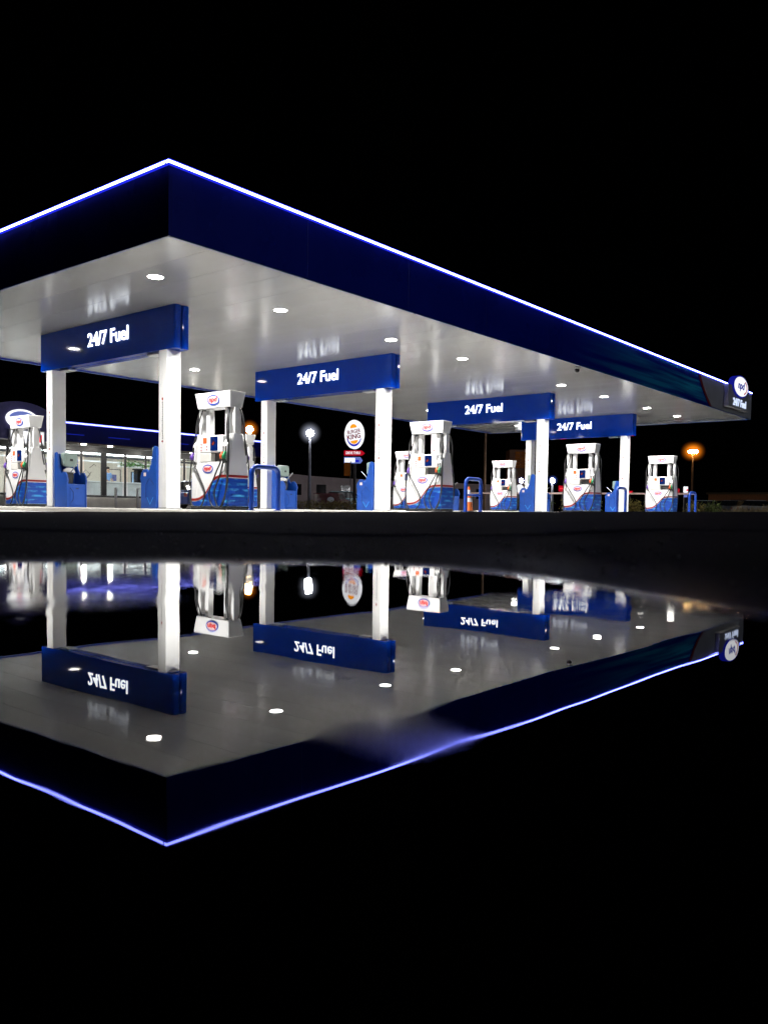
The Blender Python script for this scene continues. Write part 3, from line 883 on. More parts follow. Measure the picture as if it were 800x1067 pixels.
MB().prism(pts, 'xz', -0.281, -0.277).build('red_swoosh', emit('logo_lit_red', (0.7, 0.02, 0.08), 0.6), fc)
tb = MB(); text_into(tb, '24/7 Fuel', 1.75, 0.32, 0.05, 0.26, -0.203, 0.02, 0.02); tb.build('lettering', emit('small_lit_letter', (0.65, 0.75, 1.0), 1.2), ls)

# ------------------------------------------------------------------ the store
SV = 38.0
st = root('convenience_store', 'low glass fronted convenience store behind the pumps with a lit white roof line', 'shop', (16.0, SV, 0.0))
def SB(x0, x1, y0, y1, z0, z1): return MB().box(x0, x1, y0, y1, z0, z1)
SL = 17.0       # length along u
SB(-6, SL, 0.0, 8.0, -0.2, 0.5).build('floor_slab', WALK, st)
SB(-6, SL, 7.8, 8.0, 0.5, 3.0).build('rear_wall', CREAM, st)
SB(SL - 0.2, SL, 0.0, 7.8, 0.5, 3.0).build('side_wall', CREAM, st)
SB(-6, -5.8, 0.0, 7.8, 0.5, 3.0).build('side_wall', CREAM, st)
SB(-6, SL, 0.0, 8.0, 3.06, 3.2).build('ceiling', SHOPW, st)
SB(-6.2, SL + 0.2, -1.2, 8.2, 3.22, 3.95).build('roof', NAVYD, st)
SB(-6.2, SL + 0.2, -1.26, -1.202, 3.08, 3.98).build('fascia', pbr('store_fascia_navy', (0.001, 0.003, 0.07), 0.5, spec=0.1), st, bevel=0.01)
SB(-6.2, SL + 0.2, -1.2, -0.02, 3.04, 3.21).build('eaves_soffit', BROWN, st)
s_ = SB(-6.2, SL + 0.2, -1.31, -1.262, 3.90, 4.0).build('light_strip_halo', LED_HALO, st)  # glowing band painted in as bloom round the diffuser
SB(-6.2, SL + 0.2, -1.34, -1.312, 3.915, 3.985).build('diffuser', LED2, s_)
for a, c in ((4.8, 5.9), (7.2, 8.4), (10.5, 12.0)):
    SB(a, c, -1.275, -1.262, 3.40, 3.44).build('accent_light', BLUEEM, st)
SB(-6, SL, -0.02, 0.06, 2.72, 3.03).build('head_frame', DARK, st)
SB(-6, SL, -0.02, 0.06, 0.505, 0.60).build('sill_frame', DARK, st)
mul = [(-5.9 + i * 1.24) for i in range(19)]
mul = [x for x in mul if x < SL]
mul.append(SL)
for i, x in enumerate(mul):
    thick = 0.15 if abs(x - 7.7) < 0.5 else 0.045
    SB(x - thick, x + thick, -0.02, 0.06, 0.602, 2.718).build('mullion', BLACK, st)
    if i:
        SB(mul[i - 1] + 0.16, x - 0.16, 0.015, 0.025, 0.602, 2.718).build('window_pane', GLASS, st)
for x in (4.6, 6.05, 7.5, 10.2, 12.5, 14.2):
    d_ = SB(x - 0.1, x + 0.1, -1.05, -0.85, 3.02, 3.039).build('downlight', WHITE, st)
    SB(x - 0.075, x + 0.075, -1.025, -0.875, 3.0, 3.018).build('lens', SLENS, d_)
for y in (1.2, 3.2, 5.2):
    SB(-5.0, SL - 0.8, y - 0.10, y + 0.10, 3.0, 3.055).build('ceiling_light', CEILP, st)
SB(-5.5, SL - 0.5, 2.1, 2.16, 2.62, 2.72).build('header_rail', DARK, st)
SB(-5.5, SL - 0.5, 4.1, 4.16, 2.50, 2.58).build('header_rail', SHOPW, st)
# thin graphic on one pane
gr = MB()
pts = [(6.35, 0.01, 1.45), (6.75, 0.01, 1.85), (7.0, 0.01, 1.6), (6.7, 0.01, 1.35), (7.05, 0.01, 1.75)]
gr.tube(pts, 0.014, 4); gr.tube([(6.95, 0.01, 1.95), (7.2, 0.01, 2.15), (7.3, 0.01, 2.05)], 0.014, 4)
gr.build('window_graphic', DARK, st)
# entrance portal: rounded sign board with lit oval
ar = [(2.55 + 2.0 * math.cos(R(180 - i * 7.5)), 3.3 + 1.32 * math.sin(R(180 - i * 7.5))) for i in range(25)] + [(4.55, 2.95), (0.55, 2.95)]
MB().prism(ar, 'xz', -1.75, -1.27).build('entrance_arch', PORTAL, st)
e1 = root('store_logo_sign', 'lit blue and white oval sign on the arched board above the store entrance', 'sign', (18.55, SV - 1.76, 3.84))
MB().ellipse(0, 0, 0.72, 0.43, -0.10, 0, 40).build('oval_rim', LITW2, e1)
e2 = MB().ellipse(0, 0, 0.61, 0.34, -0.115, -0.102, 40).build('oval_face', LITDIM, e1)
tb = MB(); text_into(tb, 'npd', 0.7, 0.30, 0, 0.03, -0.116, 0.01, 0.03, 0.25); tb.build('logo_lettering', LITRED2, e2)
pb = root('menu_board', 'white lit promotional board with red marks above the store entrance', 'sign', (18.80, SV - 1.78, 2.74))
MB().box(-0.85, 0.75, -0.14, 0.0, 0.0, 0.62).build('board_case', WHITE, pb)
pf = MB().box(-0.80, 0.70, -0.152, -0.142, 0.05, 0.57).build('board_face', LITW2, pb)
MB().box(0.42, 0.62, -0.158, -0.153, 0.12, 0.46).build('red_mark', LITRED2, pf)
# walkway
tag(SB(9.0, 36.0, 37.5, 37.99, -0.3, 0.46).build('sidewalk', WALK, bevel=0.02), kind='structure')
# counter etc. inside: things of their own
ct = root('service_counter', 'long pale counter inside the lit store', 'counter', (24.5, 41.2, 0.5))
MB().box(-2.6, 6.0, -0.3, 0.3, 0.0, 0.86).build('counter_front', pbr('counter_grey', (0.50, 0.50, 0.50), 0.4, vary=0.2, nscale=1.2), ct)
MB().box(-2.65, 6.05, -0.38, 0.36, 0.862, 0.91).build('counter_top', SHOPW, ct, bevel=0.01)
pic = root('framed_poster', 'black framed poster with a blue centre on the cream store wall', 'poster', (29.3, 45.78, 1.5))
fr = MB()
fr.box(-0.45, -0.41, -0.03, 0, 0, 0.85); fr.box(0.41, 0.45, -0.03, 0, 0, 0.85); fr.box(-0.409, 0.409, -0.03, 0, 0.81, 0.85); fr.box(-0.409, 0.409, -0.03, 0, 0, 0.04)
fr.build('frame', BLACK, pic)
MB().box(-0.408, 0.408, -0.012, -0.004, 0.042, 0.808).build('mount', CREAM, pic)
MB().box(-0.14, 0.16, -0.02, -0.013, 0.12, 0.52).build('print', pbr('poster_blue', (0.08, 0.10, 0.35), 0.5, vary=0.6, nscale=8), pic)
scn = root('menu_screen', 'pale blue lit menu screen hung inside the store', 'screen', (30.5, 44.6, 1.45))
MB().box(-0.75, 0.75, 0, 0.08, 0, 0.75).build('screen_case', BLACK, scn)
MB().box(-0.71, 0.71, -0.012, -0.002, 0.04, 0.71).build('screen_face', SCREENB, scn)
vd = root('coffee_machine', 'tall dark machine standing on the store counter', 'machine', (27.9, 41.2, 1.412))
MB().box(-0.16, 0.16, -0.2, 0.2, 0, 0.72).build('machine_body', BLACKG, vd, bevel=0.02)
MB().box(-0.24, 0.24, -0.22, 0.22, 0.722, 0.80).build('machine_top', BLACK, vd, bevel=0.02)

def leaves(mb, n, cfun, size, flat=0.5):
    for _ in range(n):
        c = Vector(cfun())
        a = Vector((random.uniform(-1, 1), random.uniform(-1, 1), random.uniform(-flat, flat))).normalized()
        b_ = a.cross(Vector((random.uniform(-1, 1), random.uniform(-1, 1), random.uniform(-1, 1)))).normalized()
        s1 = size * random.uniform(0.6, 1.3); s2 = s1 * 0.45
        mb.add([c - a * s1, c + b_ * s2, c + a * s1, c - b_ * s2], [(0, 1, 2, 3)])
hp = root('hanging_planter', 'white hanging planter of green leaves inside the store window', 'plant', (28.9, 42.2, 2.30))
MB().box(-1.6, 1.4, -0.12, 0.12, 0.0, 0.14).build('trough', SHOPW, hp)
lm = MB(); leaves(lm, 420, lambda: (random.uniform(-1.6, 1.4), random.uniform(-0.25, 0.25), 0.14 + abs(random.gauss(0, 0.16)) - 0.1), 0.10)
lm.build('foliage', pbr('indoor_leaf', (0.10, 0.22, 0.06), 0.5, vary=0.5, nscale=8), hp)
for x in (-1.2, 1.0):
    MB().tube([(x, 0, 0.142), (x, 0, 0.755)], 0.012, 6).build('hanger', DARK, hp)

# clerk behind the counter (one continuous skinned body)
def skin_figure(name, parent, verts, edges, radii, mat, rootv=0, sub=2):
    me = bpy.data.meshes.new(name); me.from_pydata(verts, edges, [])
    o = bpy.data.objects.new(name, me); COL.objects.link(o)
    if parent: o.parent = parent
    md = o.modifiers.new('skin', 'SKIN')
    sv = me.skin_vertices[0].data if me.skin_vertices else None
    if sv is None:
        me.skin_vertices_add = None
    for i, r_ in enumerate(radii):
        sv[i].radius = (r_, r_ * 0.85); sv[i].use_root = (i == rootv)
    s2 = o.modifiers.new('smooth', 'SUBSURF'); s2.levels = sub; s2.render_levels = sub
    me.materials.append(mat)
    return o
def bm_skin_layer(me):
    import bmesh
    bm = bmesh.new(); bm.from_mesh(me); bm.verts.layers.skin.verify(); bm.to_mesh(me); bm.free()
per = root('person', 'person with dark hair in a pale blue shirt standing behind the store counter', 'person', (26.75, 42.4, 0.5))
V_ = [(0, 0, 0.95), (0, 0, 1.12), (0, -0.01, 1.30), (0, 0, 1.43), (0, -0.01, 1.52), (0, -0.02, 1.60), (0, -0.015, 1.70)]
E_ = [(i, i + 1) for i in range(6)]
RD = [0.14, 0.125, 0.15, 0.09, 0.055, 0.078, 0.075]
for sx in (-1, 1):
    b0 = len(V_)
    V_ += [(sx * 0.17, 0, 1.40), (sx * 0.22, 0.0, 1.12), (sx * 0.19, -0.20, 0.97), (sx * 0.18, -0.27, 0.955)]
    E_ += [(3, b0), (b0, b0 + 1), (b0 + 1, b0 + 2), (b0 + 2, b0 + 3)]
    RD += [0.065, 0.045, 0.032, 0.03]
    hand = b0 + 3
    for fi, (dx, ln) in enumerate([(-0.03, 0.075), (-0.01, 0.085), (0.01, 0.08), (0.03, 0.065)]):
        c = len(V_); V_ += [(sx * 0.18 + dx, -0.30 - ln * 0.5, 0.95), (sx * 0.18 + dx, -0.30 - ln, 0.935)]
        E_ += [(hand, c), (c, c + 1)]; RD += [0.010, 0.008]
    c = len(V_); V_ += [(sx * 0.18 - sx * 0.05, -0.28, 0.94), (sx * 0.18 - sx * 0.065, -0.31, 0.935)]; E_ += [(hand, c), (c, c + 1)]; RD += [0.011, 0.009]
    l0 = len(V_)
    V_ += [(sx * 0.09, 0, 0.86), (sx * 0.10, 0.0, 0.48), (sx * 0.10, 0.02, 0.08), (sx * 0.11, -0.14, 0.04)]
    E_ += [(0, l0), (l0, l0 + 1), (l0 + 1, l0 + 2), (l0 + 2, l0 + 3)]
    RD += [0.095, 0.062, 0.042, 0.035]
def make_skin(name, V, E, Rr, mat):
    me = bpy.data.meshes.new(name); me.from_pydata(V, E, [])
    bm_skin_layer(me)
    o = bpy.data.objects.new(name, me); COL.objects.link(o); o.parent = per
    o.modifiers.new('skin', 'SKIN')
    for i, r_ in enumerate(Rr):
        me.skin_vertices[0].data[i].radius = (r_, r_ * 0.85)
        me.skin_vertices[0].data[i].use_root = (i == 0)
    s2 = o.modifiers.new('smooth', 'SUBSURF'); s2.levels = 2; s2.render_levels = 2
    me.materials.append(mat)
    return o
make_skin('body', V_, E_, RD, SKIN)
SVt = [(0, 0, 0.92), (0, 0, 1.12), (0, -0.01, 1.30), (0, 0, 1.42), (-0.17, 0, 1.40), (-0.22, 0, 1.14), (0.17, 0, 1.40), (0.22, 0, 1.14)]
make_skin('shirt', SVt, [(0, 1), (1, 2), (2, 3), (3, 4), (4, 5), (3, 6), (6, 7)], [0.155, 0.14, 0.165, 0.10, 0.08, 0.062, 0.08, 0.062], SHIRT)
make_skin('trousers', [(0, 0, 0.93), (-0.09, 0, 0.86), (-0.10, 0, 0.48), (-0.10, 0.02, 0.10), (0.09, 0, 0.86), (0.10, 0, 0.48), (0.10, 0.02, 0.10)], [(0, 1), (1, 2), (2, 3), (0, 4), (4, 5), (5, 6)], [0.15, 0.108, 0.078, 0.065, 0.108, 0.078, 0.065], TROUS)
MB().lump((0, 0.015, 1.725), (0.095, 0.10, 0.085), 14, 8, 0.03).build('hair', HAIR, per)
MB().lump((0, -0.105, 1.635), (0.014, 0.02, 0.02), 8, 5).build('nose', SKIN, per)
for sx in (-1, 1):
    MB().lump((sx * 0.034, -0.088, 1.665), (0.012, 0.008, 0.008), 8, 5).build('eye', BLACK, per)

# bollards on the walkway edge
for i, (u, lab) in enumerate([(23.75, 'steel bollard by the walkway in front of the store, nearer the left column'),
                              (25.0, 'steel bollard by the walkway in front of the store, nearer the right bin unit')]):
    bo = root('bollard', lab, 'bollard', (u, 36.95, -0.05), 0, 'steel bollards in front of the store')
    MB().tube([(0, 0, 0), (0, 0, 1.0)], 0.065, 14).build('post', STEEL, bo)
    MB().tube([(0, 0, 1.002), (0, 0, 1.02), (0, 0, 1.045)], [0.07, 0.065, 0.03], 14).build('cap', GREYM, bo)
for sx in (22.5, 26.2, 27.4):
    pass

# ------------------------------------------------------------------ cars
def make_car(name, label, loc, rz, paint, long=4.3, h=1.45, group=None):
    c = root(name, label, 'car', loc, rz, group)
    hl = long / 2
    wx = (-hl + 0.85, hl - 0.85)
    prof = [(-hl, 0.35)]
    def arch(cx):
        return [(cx + 0.38 * math.cos(R(180 - i * 18)), 0.22 + 0.44 * math.sin(R(180 - i * 18))) for i in range(11)]
    prof += [(-hl + 0.05, 0.22)] + arch(wx[0]) + arch(wx[1]) + [(hl - 0.05, 0.22), (hl, 0.40), (hl - 0.05, 0.72), (hl - 0.9, 0.90), (-hl + 0.25, 0.95), (-hl, 0.80)]
    MB().prism(prof, 'xz', -0.85, 0.85).build('body', paint, c, bevel=0.05)
    g0 = [(-hl + 0.22, 0.93), (hl - 1.0, 0.905), (hl - 1.75, h - 0.06), (-hl + 0.65, h - 0.05)]
    vs = [(x, s * y, z) for s in (-1, 1) for (x, z), y in zip(g0, (0.80, 0.80, 0.62, 0.62))]
    MB().add(vs, [(0, 1, 2, 3), (7, 6, 5, 4), (0, 4, 5, 1), (1, 5, 6, 2), (2, 6, 7, 3), (3, 7, 4, 0)]).build('windows', CARGLASS, c, bevel=0.03)
    MB().prism([(-hl + 0.60, h - 0.055), (hl - 1.72, h - 0.058), (hl - 1.9, h), (-hl + 0.85, h)], 'xz', -0.61, 0.61).build('roof', paint, c, bevel=0.02)
    for x in wx:
        for s in (-1, 1):
            tw = MB().tube([(x, s * 0.66, 0.31), (x, s * 0.86, 0.31)], 0.31, 22).build('wheel', BLACK, c)
            MB().tube([(x, s * 0.80, 0.31), (x, s * 0.872, 0.31)], 0.19, 16).build('rim', STEEL, tw)
    for s in (-1, 1):
        MB().box(hl - 0.12, hl - 0.02, s * 0.62 - 0.16, s * 0.62 + 0.16, 0.58, 0.72).build('headlight', RETRO, c, bevel=0.02)
        MB().box(-hl - 0.012, -hl + 0.05, s * 0.66 - 0.12, s * 0.66 + 0.12, 0.62, 0.80).build('tail_light', RED, c)
    return c
PB = pbr('car_paint_blue', (0.02, 0.05, 0.30), 0.2, coat=0.8, vary=0.05)
PW = pbr('car_paint_pale', (0.62, 0.63, 0.65), 0.2, coat=0.8, vary=0.05)
PR = pbr('car_paint_red', (0.12, 0.010, 0.014), 0.25, coat=0.8, vary=0.05)
PT = pbr('car_paint_teal', (0.30, 0.48, 0.52), 0.25, coat=0.8, vary=0.05)
PG = pbr('car_paint_silver', (0.40, 0.41, 0.43), 0.25, coat=0.8, metal=0.4, vary=0.05)
make_car('parked_car', 'blue car parked before the store, almost hidden behind the largest pump', (28.1, 34.9, fore_z(28, 0) + 0.01), 0, PB)
make_car('parked_car', 'teal car parked past the hedge beyond the burger sign pole', (49.3, 44.4, 0.1), R(-45), PT)
grp = 'parked cars beyond the dry grass'
make_car('parked_car', 'pale car parked beyond the grass, nearest to the orange street lamp', (79.5, 26.4, 0.09), R(-58), PW, group=grp)
make_car('parked_car', 'silver car parked beyond the grass, between two other pale cars', (79.0, 23.9, 0.09), R(-52), PG, group=grp)
make_car('parked_car', 'pale car parked beyond the grass at the dark brick building end', (78.2, 21.7, 0.09), R(-50), PW, group=grp)
# red delivery van with white oval
vn = root('delivery_van', 'dark red van with a white oval on its side behind the hedge', 'van', (46.95, 43.95, 0.09), R(-50.5))
vn.scale = (0.62, 0.75, 0.74)
MB().prism([(-2.2, 0.3), (2.2, 0.3), (2.2, 0.95), (1.7, 1.1), (1.3, 1.65), (-2.2, 1.7)], 'xz', -0.85, 0.85).build('body', PR, vn, bevel=0.06)
MB().ellipse(-0.1, 1.05, 0.42, 0.26, -0.858, -0.853, 28).build('oval_emblem', RETRO, vn)
MB().prism([(1.0, 1.12), (1.62, 1.12), (1.27, 1.58), (1.0, 1.58)], 'xz', -0.857, 0.857).build('side_window', CARGLASS, vn)
for x in (-1.4, 1.4):
    for s in (-1, 1):
        tw = MB().tube([(x, s * 0.68, 0.32), (x, s * 0.875, 0.32)], 0.32, 20).build('wheel', BLACK, vn)
        MB().tube([(x, s * 0.80, 0.32), (x, s * 0.885, 0.32)], 0.19, 14).build('rim', STEEL, tw)

# ------------------------------------------------------------------ burger restaurant pole sign
RZC = YAW - PI / 2
bk = root('pole_sign', 'tall lit oval burger restaurant sign with two arrow boards below it', 'sign', (45.05, 40.12, 0.08), RZC + R(-14))
MB().tube([(0.0, 0.35, 0), (0.0, 0.35, 6.3)], 0.11, 12).build('pole', pbr('dark_pole', (0.05, 0.04, 0.035), 0.6), bk)
cab = MB().ellipse(0, 5.42, 0.70, 1.03, 0.0, 0.30, 48).build('oval_cabinet', LITW2, bk)
MB().ellipse(0, 5.42, 0.66, 0.99, -0.012, -0.002, 48).build('oval_face', LITW, cab)
def half(cx, cz, rx, rz, up, tilt):
    n = 18
    pts = [(rx * math.cos(PI * i / n), rz * math.sin(PI * i / n) * (1 if up else -1)) for i in range(n + 1)]
    ca, sa = math.cos(tilt), math.sin(tilt)
    return [(cx + x * ca - z * sa, cz + x * sa + z * ca) for x, z in pts]
TL = R(10)
MB().prism(half(-0.03, 5.88, 0.25, 0.27, True, TL), 'xz', -0.022, -0.013).build('orange_bun', LITO, cab)
MB().prism(half(0.03, 4.98, 0.28, 0.24, False, TL), 'xz', -0.022, -0.013).build('orange_bun', LITO, cab)
n = 26
o_ = [(0.02 + 0.56 * math.cos(t), 5.36 + 0.80 * math.sin(t)) for t in [R(200 + 140 * i / n) for i in range(n + 1)]]
i_ = [(0.02 + 0.53 * math.cos(t), 5.43 + 0.72 * math.sin(t)) for t in [R(200 + 140 * i / n) for i in range(n + 1)]]
MB().prism(o_ + i_[::-1], 'xz', -0.022, -0.013).build('blue_crescent', LITB, cab)
tb = MB(); text_into(tb, 'BURGER', 0.98, 0.27, 0.0, 5.63, -0.013, 0.009, 0.02, 0, TL)
text_into(tb, 'KING', 1.0, 0.35, 0.0, 5.27, -0.013, 0.009, 0.03, 0, TL); tb.build('lettering', LITR, cab)
ar = MB().prism([(-0.72, 3.92), (0.55, 3.92), (0.78, 4.08), (0.55, 4.27), (-0.72, 4.27)], 'xz', 0.02, 0.22).build('red_arrow_board', LITRED, bk)
tb = MB(); text_into(tb, 'DRIVE THRU', 1.05, 0.19, -0.05, 4.10, 0.018, 0.01, 0.02); tb.build('lettering', LITW, ar)
ar = MB().prism([(-0.72, 3.36), (0.45, 3.36), (0.62, 3.56), (0.45, 3.80), (-0.72, 3.80)], 'xz', 0.02, 0.22).build('white_arrow_board', LITDIM, bk)
MB().box(-0.66, 0.1, 0.008, 0.018, 3.42, 3.74).build('board_face', LITW2, ar)
MB().box(0.14, 0.40, 0.010, 0.018, 3.44, 3.60).build('blue_mark', LITB, ar)
tp = root('lit_banner', 'dim orange lit upright banner beside the burger sign pole', 'banner', (44.75, 40.45, 0.08), RZC)
MB().tube([(0.25, 0, 0), (0.25, 0, 3.5)], 0.03, 8).build('pole', DARK, tp)
MB().box(-0.22, 0.215, -0.02, 0.02, 2.45, 3.40).build('banner_cloth', LITAMB, tp)

# ------------------------------------------------------------------ street lamps
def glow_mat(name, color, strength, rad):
    # lamp glare painted as a glowing volume, strongest at the centre
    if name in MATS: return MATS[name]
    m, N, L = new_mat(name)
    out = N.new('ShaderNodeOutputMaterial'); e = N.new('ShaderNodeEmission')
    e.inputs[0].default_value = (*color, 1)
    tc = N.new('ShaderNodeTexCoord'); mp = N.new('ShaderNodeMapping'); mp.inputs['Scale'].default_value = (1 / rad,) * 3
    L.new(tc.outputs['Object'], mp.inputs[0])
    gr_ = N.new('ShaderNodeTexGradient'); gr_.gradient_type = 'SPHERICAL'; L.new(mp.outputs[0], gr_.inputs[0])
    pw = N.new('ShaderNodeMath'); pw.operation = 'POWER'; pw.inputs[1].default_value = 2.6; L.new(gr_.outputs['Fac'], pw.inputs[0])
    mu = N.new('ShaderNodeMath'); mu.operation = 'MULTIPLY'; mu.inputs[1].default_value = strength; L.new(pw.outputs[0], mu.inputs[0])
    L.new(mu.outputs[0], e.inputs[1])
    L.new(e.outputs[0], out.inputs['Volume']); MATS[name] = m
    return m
def street_lamp(label, loc, h, mat, rz, arm=0.9, lamp_glow=0.30, mat2=None, twin=False, polem=POLE, rg=1.0):
    s = root('street_lamp', label, 'street lamp', loc, rz, 'street lamps beyond the forecourt')
    MB().tube([(0, 0, 0), (0, 0, h)], [0.14, 0.08], 12).build('pole', polem, s)
    for sg in ((-1, 1) if twin else (1,)):
        if arm: MB().tube(smooth_path([(0, 0, h - 0.15), (sg * arm * 0.5, 0, h + 0.02), (sg * arm, 0, h + 0.05)], 4), 0.04, 8).build('arm', polem, s)
        hd = MB().lump((sg * arm, 0, h + (0.10 if arm else 0.02)), (lamp_glow * (1.15 if arm else 0.5), lamp_glow * (0.8 if arm else 0.5), lamp_glow * 0.45), 14, 8).build('lamp_head', GREYM, s)
        MB().lump((sg * arm, 0, h - lamp_glow * 0.35), (lamp_glow, lamp_glow * (0.8 if arm else 1.0), lamp_glow * (0.62 if arm else 0.95)), 14, 8).build('lens', mat, hd)
        if mat2:
            MB().lump((0, 0, 0), (rg, rg, rg), 22, 14).build('lamp_glow', mat2, hd, loc=(sg * arm, 0, h - lamp_glow * 0.3))  # added ball of glow round the lens, standing for glare
    return s
street_lamp('white street lamp on a pale pole between the second sign\'s columns', (46.68, 46.12, 0.1), 6.0, STW, RZC, arm=0.0, lamp_glow=0.29, mat2=glow_mat('white_glow', (0.75, 0.8, 1.0), 1.6, 1.0), rg=1.0)
street_lamp('orange glowing street lamp on a thin dark pole beside the far end of the canopy', (90.76, 32.1, 0.1), 7.0, STO, RZC, arm=0.22, lamp_glow=0.30, mat2=glow_mat('sodium_glow', (1.0, 0.24, 0.01), 2.4, 1.2), twin=True, polem=WOODP, rg=1.2)
street_lamp('distant orange street lamp seen just right of the largest pump', (67.25, 76.54, 0.1), 9.6, STO, RZC, arm=0.0, lamp_glow=0.42, mat2=glow_mat('sodium_glow_small', (1.0, 0.24, 0.01), 2.2, 1.3), polem=WOODP, rg=1.3)
street_lamp('small bluish street lamp just above the smaller round white lit sign', (61.39, 35.91, 0.1), 2.75, STW, RZC, arm=0.0, lamp_glow=0.17, mat2=glow_mat('blue_glow', (0.15, 0.25, 1.0), 4.0, 0.40), rg=0.40)
street_lamp('small bluish street lamp standing just right of the third island front column', (63.05, 33.9, 0.1), 2.8, STW, RZC, arm=0.0, lamp_glow=0.20, mat2=glow_mat('blue_glow_large', (0.15, 0.25, 1.0), 4.0, 0.52), rg=0.52)

# ------------------------------------------------------------------ lit signs in the distance
def disc_sign(label, loc, r_):
    s = root('round_sign', label, 'sign', (loc[0], loc[1], 0.1), RZC, 'round white lit signs beyond the rail')
    z = loc[2] - 0.1
    MB().tube([(0, 0.04, 0), (0, 0.04, z - r_ + 0.02)], 0.03, 8).build('post', DARK, s)
    MB().ellipse(0, z, r_, r_, -0.04, 0.10, 32).build('sign_case', GREYM, s)
    MB().ellipse(0, z, r_ * 0.95, r_ * 0.95, -0.05, -0.042, 32).build('sign_face', LITW, s)
disc_sign('round white lit sign standing left of the farthest rear column', (43.77, 25.72, 1.50), 0.27)
disc_sign('larger round white lit sign half hidden by the third island\'s front column', (45.94, 26.25, 1.62), 0.33)
for (u, v, z, w_, h_, lab) in [(52.65, 27.56, 1.80, 0.44, 0.40, 'small red lit sign box left of the third island pump'),
                               (57.7, 21.45, 1.78, 0.40, 0.30, 'small red lit sign box right of the rightmost pump'),
                               (55.67, 23.89, 1.60, 0.28, 0.24, 'tiny red lit sign box beside the farthest front column')]:
    s = root('red_sign', lab, 'sign', (u, v, 0.1), RZC, 'small red lit signs in the distance')
    MB().box(-w_ / 2, w_ / 2, 0, 0.12, z - 0.1 - h_ / 2, z - 0.1 + h_ / 2).build('sign_box', LITRED, s, bevel=0.01)
    MB().box(-w_ / 2 + 0.05, w_ / 2 - 0.08, -0.012, -0.002, z - 0.1 - 0.04, z - 0.1 + 0.05).build('sign_band', LITRED2, s)
    MB().box(-0.03, 0.03, 0.04, 0.10, 0, z - 0.1 - h_ / 2 - 0.002).build('post', DARK, s)
s = root('price_pylon', 'small white and blue lit pylon sign above the pale rail by the last hoop', 'sign', (60.11, 21.67, 0.1), RZC)
MB().box(-0.12, 0.12, 0, 0.15, 0.0, 1.28).build('pylon_base', DARK, s)
MB().box(-0.11, 0.11, 0, 0.14, 1.282, 1.62).build('blue_panel', LITDIM, s, bevel=0.01)
pp = MB().box(-0.14, 0.14, 0, 0.15, 1.625, 2.05).build('white_panel', LITW2, s, bevel=0.02)
MB().ellipse(0.07, 1.80, 0.06, 0.08, -0.012, -0.002, 16).build('red_mark', LITRED2, pp)

# ------------------------------------------------------------------ pale rail behind the last island
rl = root('rail_fence', 'low pale painted rail on posts running behind the farthest island', 'fence', (42.3, 20.5, 0.05), R(90 + 10.5))
MB().tube([(-5.4, 0, 1.12), (7.0, 0, 1.12)], 0.05, 10).build('rail', RAIL, rl)
for i in range(7):
    x = -5.2 + 2.0 * i
    MB().tube([(x, 0, 0), (x, 0, 1.07)], 0.035, 8).build('post', DARK, rl)

# ------------------------------------------------------------------ planting
def make_shrub(label, loc, rx, h, mat, name='shrub', group='shrubs behind the rail'):
    s = root(name, label, 'shrub', loc, random.uniform(0, 6), group)
    st_ = MB()
    cl = []
    for i in range(9):
        a = random.uniform(0, 2 * PI); r_ = rx * random.uniform(0.2, 0.85)
        tip = (r_ * math.cos(a), r_ * math.sin(a), h * random.uniform(0.55, 1.0))
        st_.tube(smooth_path([(0, 0, 0), (tip[0] * 0.3, tip[1] * 0.3, tip[2] * 0.5), tip], 3), [0.02] * 4 + [0.01] * 3, 5)
        cl.append(tip)
    st_.build('stems', BARK, s)
    lm = MB()
    def cf():
        c = random.choice(cl)
        return (c[0] + random.gauss(0, rx * 0.22), c[1] + random.gauss(0, rx * 0.22), max(0.05, c[2] * random.uniform(0.3, 1.0) + random.gauss(0, 0.06)))
    leaves(lm, 420, cf, 0.07, 1.0)
    lm.build('foliage', mat, s)
    return s
spots = [(43.3, 25.6, 0.9, LEAF, 'green shrub behind the rail, between the smallest pump and the farthest rear column'),
         (43.6, 24.0, 1.0, LEAF, 'green shrub behind the rail next to the farthest rear column'),
         (44.0, 22.4, 1.1, LEAFY, 'yellowish shrub behind the rail, just right of the third front column'),
         (44.3, 21.3, 1.0, LEAF, 'green shrub behind the rail, left of the third island pump'),
         (44.8, 18.9, 1.0, LEAFY, 'yellowish shrub behind the rail, right of the farthest front column'),
         (45.0, 17.9, 1.05, LEAF, 'green shrub behind the rail, left of the rightmost pump'),
         (45.2, 15.9, 0.8, LEAFY, 'yellowish shrub between the rightmost pump and the last hoop'),
         (45.4, 15.0, 0.8, LEAF, 'green shrub at the last hoop where the dry grass begins')]
for u, v, h, mt, lab in spots:
    make_shrub(lab, (u, v, 0.08), 0.62, h, mt)
hd = root('hedge', 'low clipped hedge with yellowish leaves below the burger sign', 'hedge', (42.3, 40.1, 0.06), R(-50.5))
lm = MB(); leaves(lm, 2600, lambda: (random.uniform(-2.9, 2.6), random.uniform(-0.5, 0.5), random.uniform(0.03, 0.58) + 0.08 * math.sin(random.uniform(0, 6))), 0.06, 1.0)
lm.build('foliage', LEAFY, hd)
sb = MB()
for i in range(16): sb.tube([(-2.8 + i * 0.35, 0, 0), (-2.8 + i * 0.35 + random.uniform(-.1, .1), random.uniform(-.2, .2), 0.5)], 0.015, 5)
sb.build('stems', BARK, hd)
